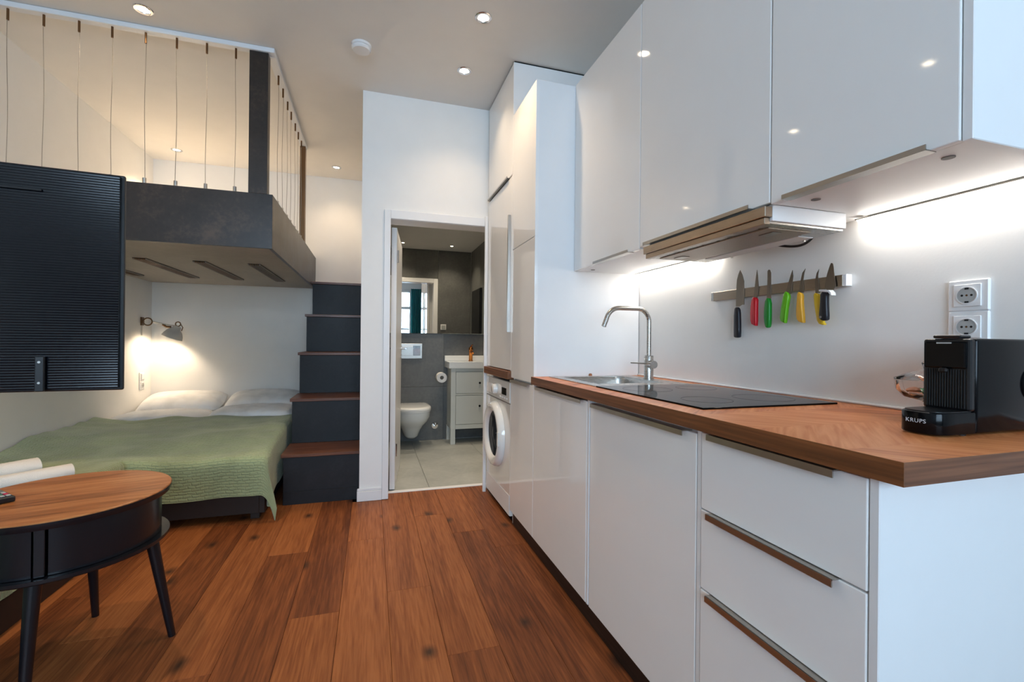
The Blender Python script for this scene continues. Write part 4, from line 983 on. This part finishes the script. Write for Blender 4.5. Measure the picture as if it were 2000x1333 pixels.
fcv = bpy.data.curves.new('lettering', 'FONT'); fcv.body = 'KRUPS'; fcv.size = 0.0115; fcv.align_x = 'CENTER'; fcv.align_y = 'CENTER'; fcv.extrude = 0.0003; fcv.space_character = 1.12
tmp = bpy.data.objects.new('lettering_curve', fcv); COL.objects.link(tmp)
bpy.context.view_layer.update()
me = bpy.data.meshes.new_from_object(tmp.evaluated_get(bpy.context.evaluated_depsgraph_get())); bpy.data.objects.remove(tmp)
bm = NB(); bm.from_mesh(me)
TX = Matrix.Translation((1.0601, 0.6455, 0.937)) @ Matrix.Rotation(-PI / 2, 4, 'Z') @ Matrix.Rotation(PI / 2, 4, 'X')
obj('lettering', bm, 'ink', tr_, smooth=False, T=TX)

jr = thing('glass_bonbonniere', 'cut glass footed sweet bowl with lid behind the coffee machine', 'jar', (1.285, 0.756, WZ1))
JX, JY = 1.285, 0.756
def fluted(prof, n=40, fl=0.05):
    bm = NB(); rings = []
    for r, z, k in prof:
        rings.append([bm.verts.new((JX + r * (1 + k * fl * math.cos(10 * 2 * PI * i / n)) * math.cos(2 * PI * i / n), JY + r * (1 + k * fl * math.cos(10 * 2 * PI * i / n)) * math.sin(2 * PI * i / n), z)) for i in range(n)])
    for a, b in zip(rings, rings[1:]):
        for i in range(n): bm.faces.new((a[i], a[(i + 1) % n], b[(i + 1) % n], b[i]))
    bm.faces.new(rings[0][::-1]); bm.faces.new(rings[-1]); bmesh.ops.recalc_face_normals(bm, faces=bm.faces[:]); return bm
Z0 = WZ1 + 0.0003
obj('bowl', fluted([(0.040, Z0, 0), (0.041, Z0 + 0.003, 0), (0.012, Z0 + 0.010, 0), (0.007, Z0 + 0.022, 0), (0.007, Z0 + 0.040, 0), (0.012, Z0 + 0.046, 0), (0.045, Z0 + 0.056, 1), (0.060, Z0 + 0.072, 1), (0.064, Z0 + 0.096, 0.5), (0.061, Z0 + 0.096, 0.4), (0.057, Z0 + 0.074, 0.5), (0.043, Z0 + 0.060, 0.3), (0.004, Z0 + 0.057, 0)]), 'glass', jr, ang=60)
obj('lid', fluted([(0.060, Z0 + 0.0975, 0), (0.0655, Z0 + 0.0975, 0.3), (0.064, Z0 + 0.101, 1), (0.040, Z0 + 0.112, 1), (0.014, Z0 + 0.122, 0), (0.009, Z0 + 0.126, 0), (0.013, Z0 + 0.138, 0), (0.010, Z0 + 0.141, 0)]), 'glass', jr, ang=60)
cands = [(-0.018, -0.012, 0.068, 'candyg'), (0.016, -0.020, 0.068, 'candyb'), (0.0, 0.018, 0.069, 'candyg'), (-0.026, 0.014, 0.072, 'candyb'), (0.024, 0.012, 0.070, 'candyg')]
for i, (a, b, c, mk) in enumerate(cands):
    bm = NB(); lathe(bm, [(0.002, -0.007), (0.009, -0.005), (0.0125, 0.0), (0.009, 0.005), (0.002, 0.007)], (JX + a, JY + b, Z0 + c), 14, sx=1.25)
    tag(obj('wrapped_sweet', bm, mk, ang=60), ('green' if mk == 'candyg' else 'brown') + ' wrapped sweet inside the cut glass bowl', 'sweet', 'green sweets in the glass bowl' if mk == 'candyg' else 'brown sweets in the glass bowl')

# ------------------------------------------------------------------ ceiling fittings
def downlight(x, y, z, label, power, grp, r=0.044, size=d2r(118), col=WARM, aim=None):
    t = thing('ceiling_spotlight', label, 'spotlight', (x, y, z - 0.006), grp)
    obj('ring', lathe(NB(), [(r * 0.62, z - 0.0008), (r * 0.66, z - 0.005), (r * 0.9, z - 0.006), (r, z - 0.0035), (r, z - 0.0005)], (x, y, 0), 36, cap=False), 'chrome', t)
    obj('bulb', lathe(NB(), [(0.001, z - 0.0022), (r * 0.55, z - 0.0018), (r * 0.60, z - 0.0006)], (x, y, 0), 28, cap=False), 'bulb', t)
    l = light('spot_beam', 'SPOT', t, (x, y, z - 0.012), power, col, spot_size=size, spot_blend=0.9, shadow_soft_size=0.025)
    return t
G1 = 'recessed ceiling spotlights'
downlight(-1.135, 2.797, ZC, 'lit round ceiling spotlight just in front of the loft railing', SPOT_W, G1)
downlight(0.54, 2.317, ZC, 'lit round ceiling spotlight in front of the wall cabinets', SPOT_W * 0.8, G1)
downlight(0.537, 2.809, ZC, 'lit round ceiling spotlight before the bathroom wall', SPOT_W * 0.36, G1)
downlight(-0.344, 4.773, ZC, 'lit round ceiling spotlight over the top of the stairs', SPOT_W * 0.30, G1)
downlight(-1.684, 4.793, ZC, 'lit round ceiling spotlight inside the loft corner', SPOT_W * 2.3, G1, size=d2r(100))
downlight(-1.12, 1.873, ZC, 'round ceiling spotlight over the round table, seen reflected in the wall cabinets', SPOT_W, G1)
sd = thing('smoke_detector', 'round white smoke detector on the ceiling', 'smoke detector', (-0.071, 2.749, ZC - 0.035))
obj('base', lathe(NB(), [(0.055, ZC - 0.0005), (0.055, ZC - 0.014), (0.050, ZC - 0.016)], (-0.071, 2.749, 0), 40), 'socket', sd)
obj('cover', lathe(NB(), [(0.052, ZC - 0.0165), (0.052, ZC - 0.026), (0.046, ZC - 0.034), (0.004, ZC - 0.036)], (-0.071, 2.749, 0), 40), 'socket', sd)
G2 = 'bathroom ceiling lights'
for x, y, lb in ((0.39, 4.75, 'bathroom ceiling light over the toilet'), (1.05, 4.75, 'bathroom ceiling light over the washbasin'), (0.39, 3.76, 'bathroom ceiling light just inside the door'), (1.05, 3.76, 'bathroom ceiling light by the right wall near the door')):
    downlight(x, y, ZBC, lb, 19.0, G2, r=0.036, col=(1.0, 0.84, 0.64))

# ------------------------------------------------------------------ bathroom fittings
wc = thing('toilet', 'white wall-hung toilet with closed lid', 'toilet', (0.405, 4.8, 0.08))
def dshape(hw, y0, y1, n=20, pw=2.4):
    """D outline: flat at the wall y1, rounded nose at y0"""
    out = [(hw * 0.92, y1), (-hw * 0.92, y1)]
    ym = y0 + (y1 - y0) * 0.52
    for i in range(n + 1):
        a = PI + PI * i / n
        c, s = math.cos(a), math.sin(a)
        out.append((hw * math.copysign(abs(c) ** (2 / pw), c), ym + (ym - y0) * math.copysign(abs(s) ** (2 / pw), s)))
    return [(p[0] + 0.405, p[1]) for p in out]
def loft_(secs):
    bm = NB(); rings = []
    for z, hw, y0, y1 in secs: rings.append([bm.verts.new((p[0], p[1], z)) for p in dshape(hw, y0, y1)])
    for a, b in zip(rings, rings[1:]):
        for i in range(len(a)): bm.faces.new((a[i], a[(i + 1) % len(a)], b[(i + 1) % len(a)], b[i]))
    bm.faces.new(rings[0][::-1]); bm.faces.new(rings[-1]); bmesh.ops.recalc_face_normals(bm, faces=bm.faces[:]); return bm
YW = 5.0285
obj('bowl', loft_([(0.075, 0.055, 4.80, YW), (0.10, 0.075, 4.765, YW), (0.17, 0.10, 4.72, YW), (0.22, 0.125, 4.65, YW), (0.27, 0.160, 4.575, YW), (0.32, 0.178, 4.525, YW), (0.375, 0.183, 4.515, YW)]), 'porc', wc, ang=50)
obj('seat', loft_([(0.3755, 0.184, 4.512, 4.97), (0.379, 0.187, 4.508, 4.97), (0.394, 0.187, 4.508, 4.97)]), 'porc', wc, ang=50)
obj('lid', loft_([(0.3955, 0.186, 4.508, 4.972), (0.413, 0.186, 4.508, 4.972), (0.423, 0.178, 4.520, 4.968), (0.427, 0.15, 4.56, 4.94)]), 'porc', wc, ang=50)
fp = thing('flush_plate', 'silver dual flush plate on the tiled wall', 'flush plate', (0.405, 5.029, 0.89))
bobj('plate', (0.283, 0.528, 5.018, 5.0292, 0.892, 1.056), 'alu', fp, r=0.003)
bobj('button', (0.305, 0.425, 5.013, 5.0175, 0.925, 1.03), 'alu', fp, r=0.002); bobj('button', (0.43, 0.505, 5.013, 5.0175, 0.925, 1.03), 'chrome', fp, r=0.002)
rh = thing('toilet_roll_holder', 'toilet roll on a holder at the side of the vanity', 'toilet roll', (0.712, 4.85, 0.645))
obj('roll', lathe(NB(), [(0.02, 4.80), (0.053, 4.80), (0.053, 4.90), (0.02, 4.90), (0.02, 4.80)], (0.712, 0, 0.70), 36, axis='y', cap=False), 'towel', rh)
obj('rod', tube(NB(), [(0.712, 4.79, 0.70), (0.712, 4.92, 0.70), (0.75, 4.925, 0.70), (0.7985, 4.925, 0.70)], 0.007, n=10), 'chrome', rh)
vl = thing('corner_valve', 'small chrome water valve on the wall beside the toilet', 'valve', (0.672, 5.0, 0.13))
obj('rosette', cyl(NB(), (0.672, 5.0292, 0.156), (0.672, 5.022, 0.156), 0.034, n=24), 'chrome', vl)
obj('stem', cyl(NB(), (0.672, 5.0218, 0.156), (0.672, 4.965, 0.156), 0.015, n=16), 'chrome', vl)
obj('knob', lathe(NB(), [(0.012, 0.172), (0.022, 0.178), (0.022, 0.20), (0.012, 0.205)], (0.672, 4.98, 0), 16), 'chrome', vl)
va = thing('vanity_unit', 'pale grey framed washbasin cabinet on legs', 'cabinet', (1.1, 4.9, 0.0))
VX0, VX1, VY0, VY1 = 0.80, 1.385, 4.75, 5.055
bobj('body', (VX0 + 0.008, VX1 - 0.008, VY0 + 0.022, VY1, 0.16, 0.800), 'vanity', va)
for xx in (VX0, VX1 - 0.05):
    for yy_ in (VY0, VY1 - 0.045): bobj('leg', (xx, xx + 0.05, yy_, yy_ + 0.045, 0.0, 0.1595), 'vanity', va)
    bobj('stile', (xx, xx + 0.05, VY0, VY0 + 0.0215, 0.16, 0.800), 'vanity', va)
bobj('top_rail', (VX0 + 0.0505, VX1 - 0.0505, VY0, VY0 + 0.0215, 0.765, 0.80), 'vanity', va)
bobj('middle_rail', (VX0 + 0.0505, VX1 - 0.0505, VY0, VY0 + 0.0215, 0.515, 0.53), 'vanity', va)
bobj('bottom_rail', (VX0 + 0.0505, VX1 - 0.0505, VY0, VY0 + 0.0215, 0.16, 0.205), 'vanity', va)
bobj('side_rail', (VX0 + 0.001, VX0 + 0.0075, VY0 + 0.046, VY1 - 0.046, 0.16, 0.22), 'vanity', va)
for n_, za, zb, kz in (('drawer', 0.533, 0.762, 0.645), ('door', 0.208, 0.512, 0.40)):
    d = bobj(n_, (VX0 + 0.053, VX1 - 0.053, VY0 + 0.003, VY0 + 0.0213, za, zb), 'vanity', va, r=0.003)
    obj('knob', lathe(NB(), [(0.005, VY0 + 0.0028), (0.006, VY0 - 0.012), (0.012, VY0 - 0.020), (0.008, VY0 - 0.025)], (1.105, 0, kz), 16, axis='y'), 'black', d)
bs = thing('washbasin', 'white rectangular porcelain washbasin on the grey cabinet', 'basin', (1.1, 4.9, 0.80))
bm = NB(); ring_plate(bm, 0.775, 1.395, 4.725, 5.058, 0.83, 1.34, 4.775, 4.935, 0.801, 0.866); obj('rim', bm, 'porc', bs, smooth=False)
bobj('bottom', (0.8305, 1.3395, 4.7755, 4.9345, 0.802, 0.815), 'porc', bs); bobj('upstand', (0.775, 1.395, 5.034, 5.058, 0.8662, 0.925), 'porc', bs, r=0.004)
tp = thing('basin_tap', 'copper coloured single-lever tap on the washbasin', 'tap', (1.055, 4.975, 0.866))
obj('body', lathe(NB(), [(0.026, 0.8665), (0.026, 0.874), (0.021, 0.876), (0.021, 0.985), (0.024, 0.99), (0.024, 1.01), (0.018, 1.02)], (1.055, 4.975, 0), 24), 'copper', tp)
obj('spout', tube(NB(), [(1.055, 4.965, 0.965), (1.055, 4.91, 0.972), (1.055, 4.868, 0.955)], [0.015, 0.013, 0.011], n=12), 'copper', tp)
obj('lever', tube(NB(), [(1.055, 4.975, 1.021), (1.055, 4.94, 1.036), (1.055, 4.89, 1.048)], [0.012, 0.008, 0.006], n=10), 'copper', tp)
sw = thing('light_switch', 'white light switch on the tiles beside the bathroom door, seen in the mirror', 'switch', (1.0, YP1 + 0.01, 1.25))
bobj('frame', (0.955, 1.037, YP1 + 0.0105, YP1 + 0.018, 1.245, 1.327), 'socket', sw, r=0.003); bobj('rocker', (0.97, 1.022, YP1 + 0.0182, YP1 + 0.023, 1.26, 1.312), 'btnw', sw, r=0.002)
wp = thing('dark_panel', 'dark glass fronted panel on the right bathroom wall, seen in the mirror', 'panel', (1.39, 3.85, 0.3))
bobj('body', (1.372, 1.3995, 3.62, 4.12, 0.3, 1.80), 'black', wp); bobj('glass_front', (1.3675, 1.3715, 3.625, 4.115, 0.305, 1.795), 'blackg', wp)
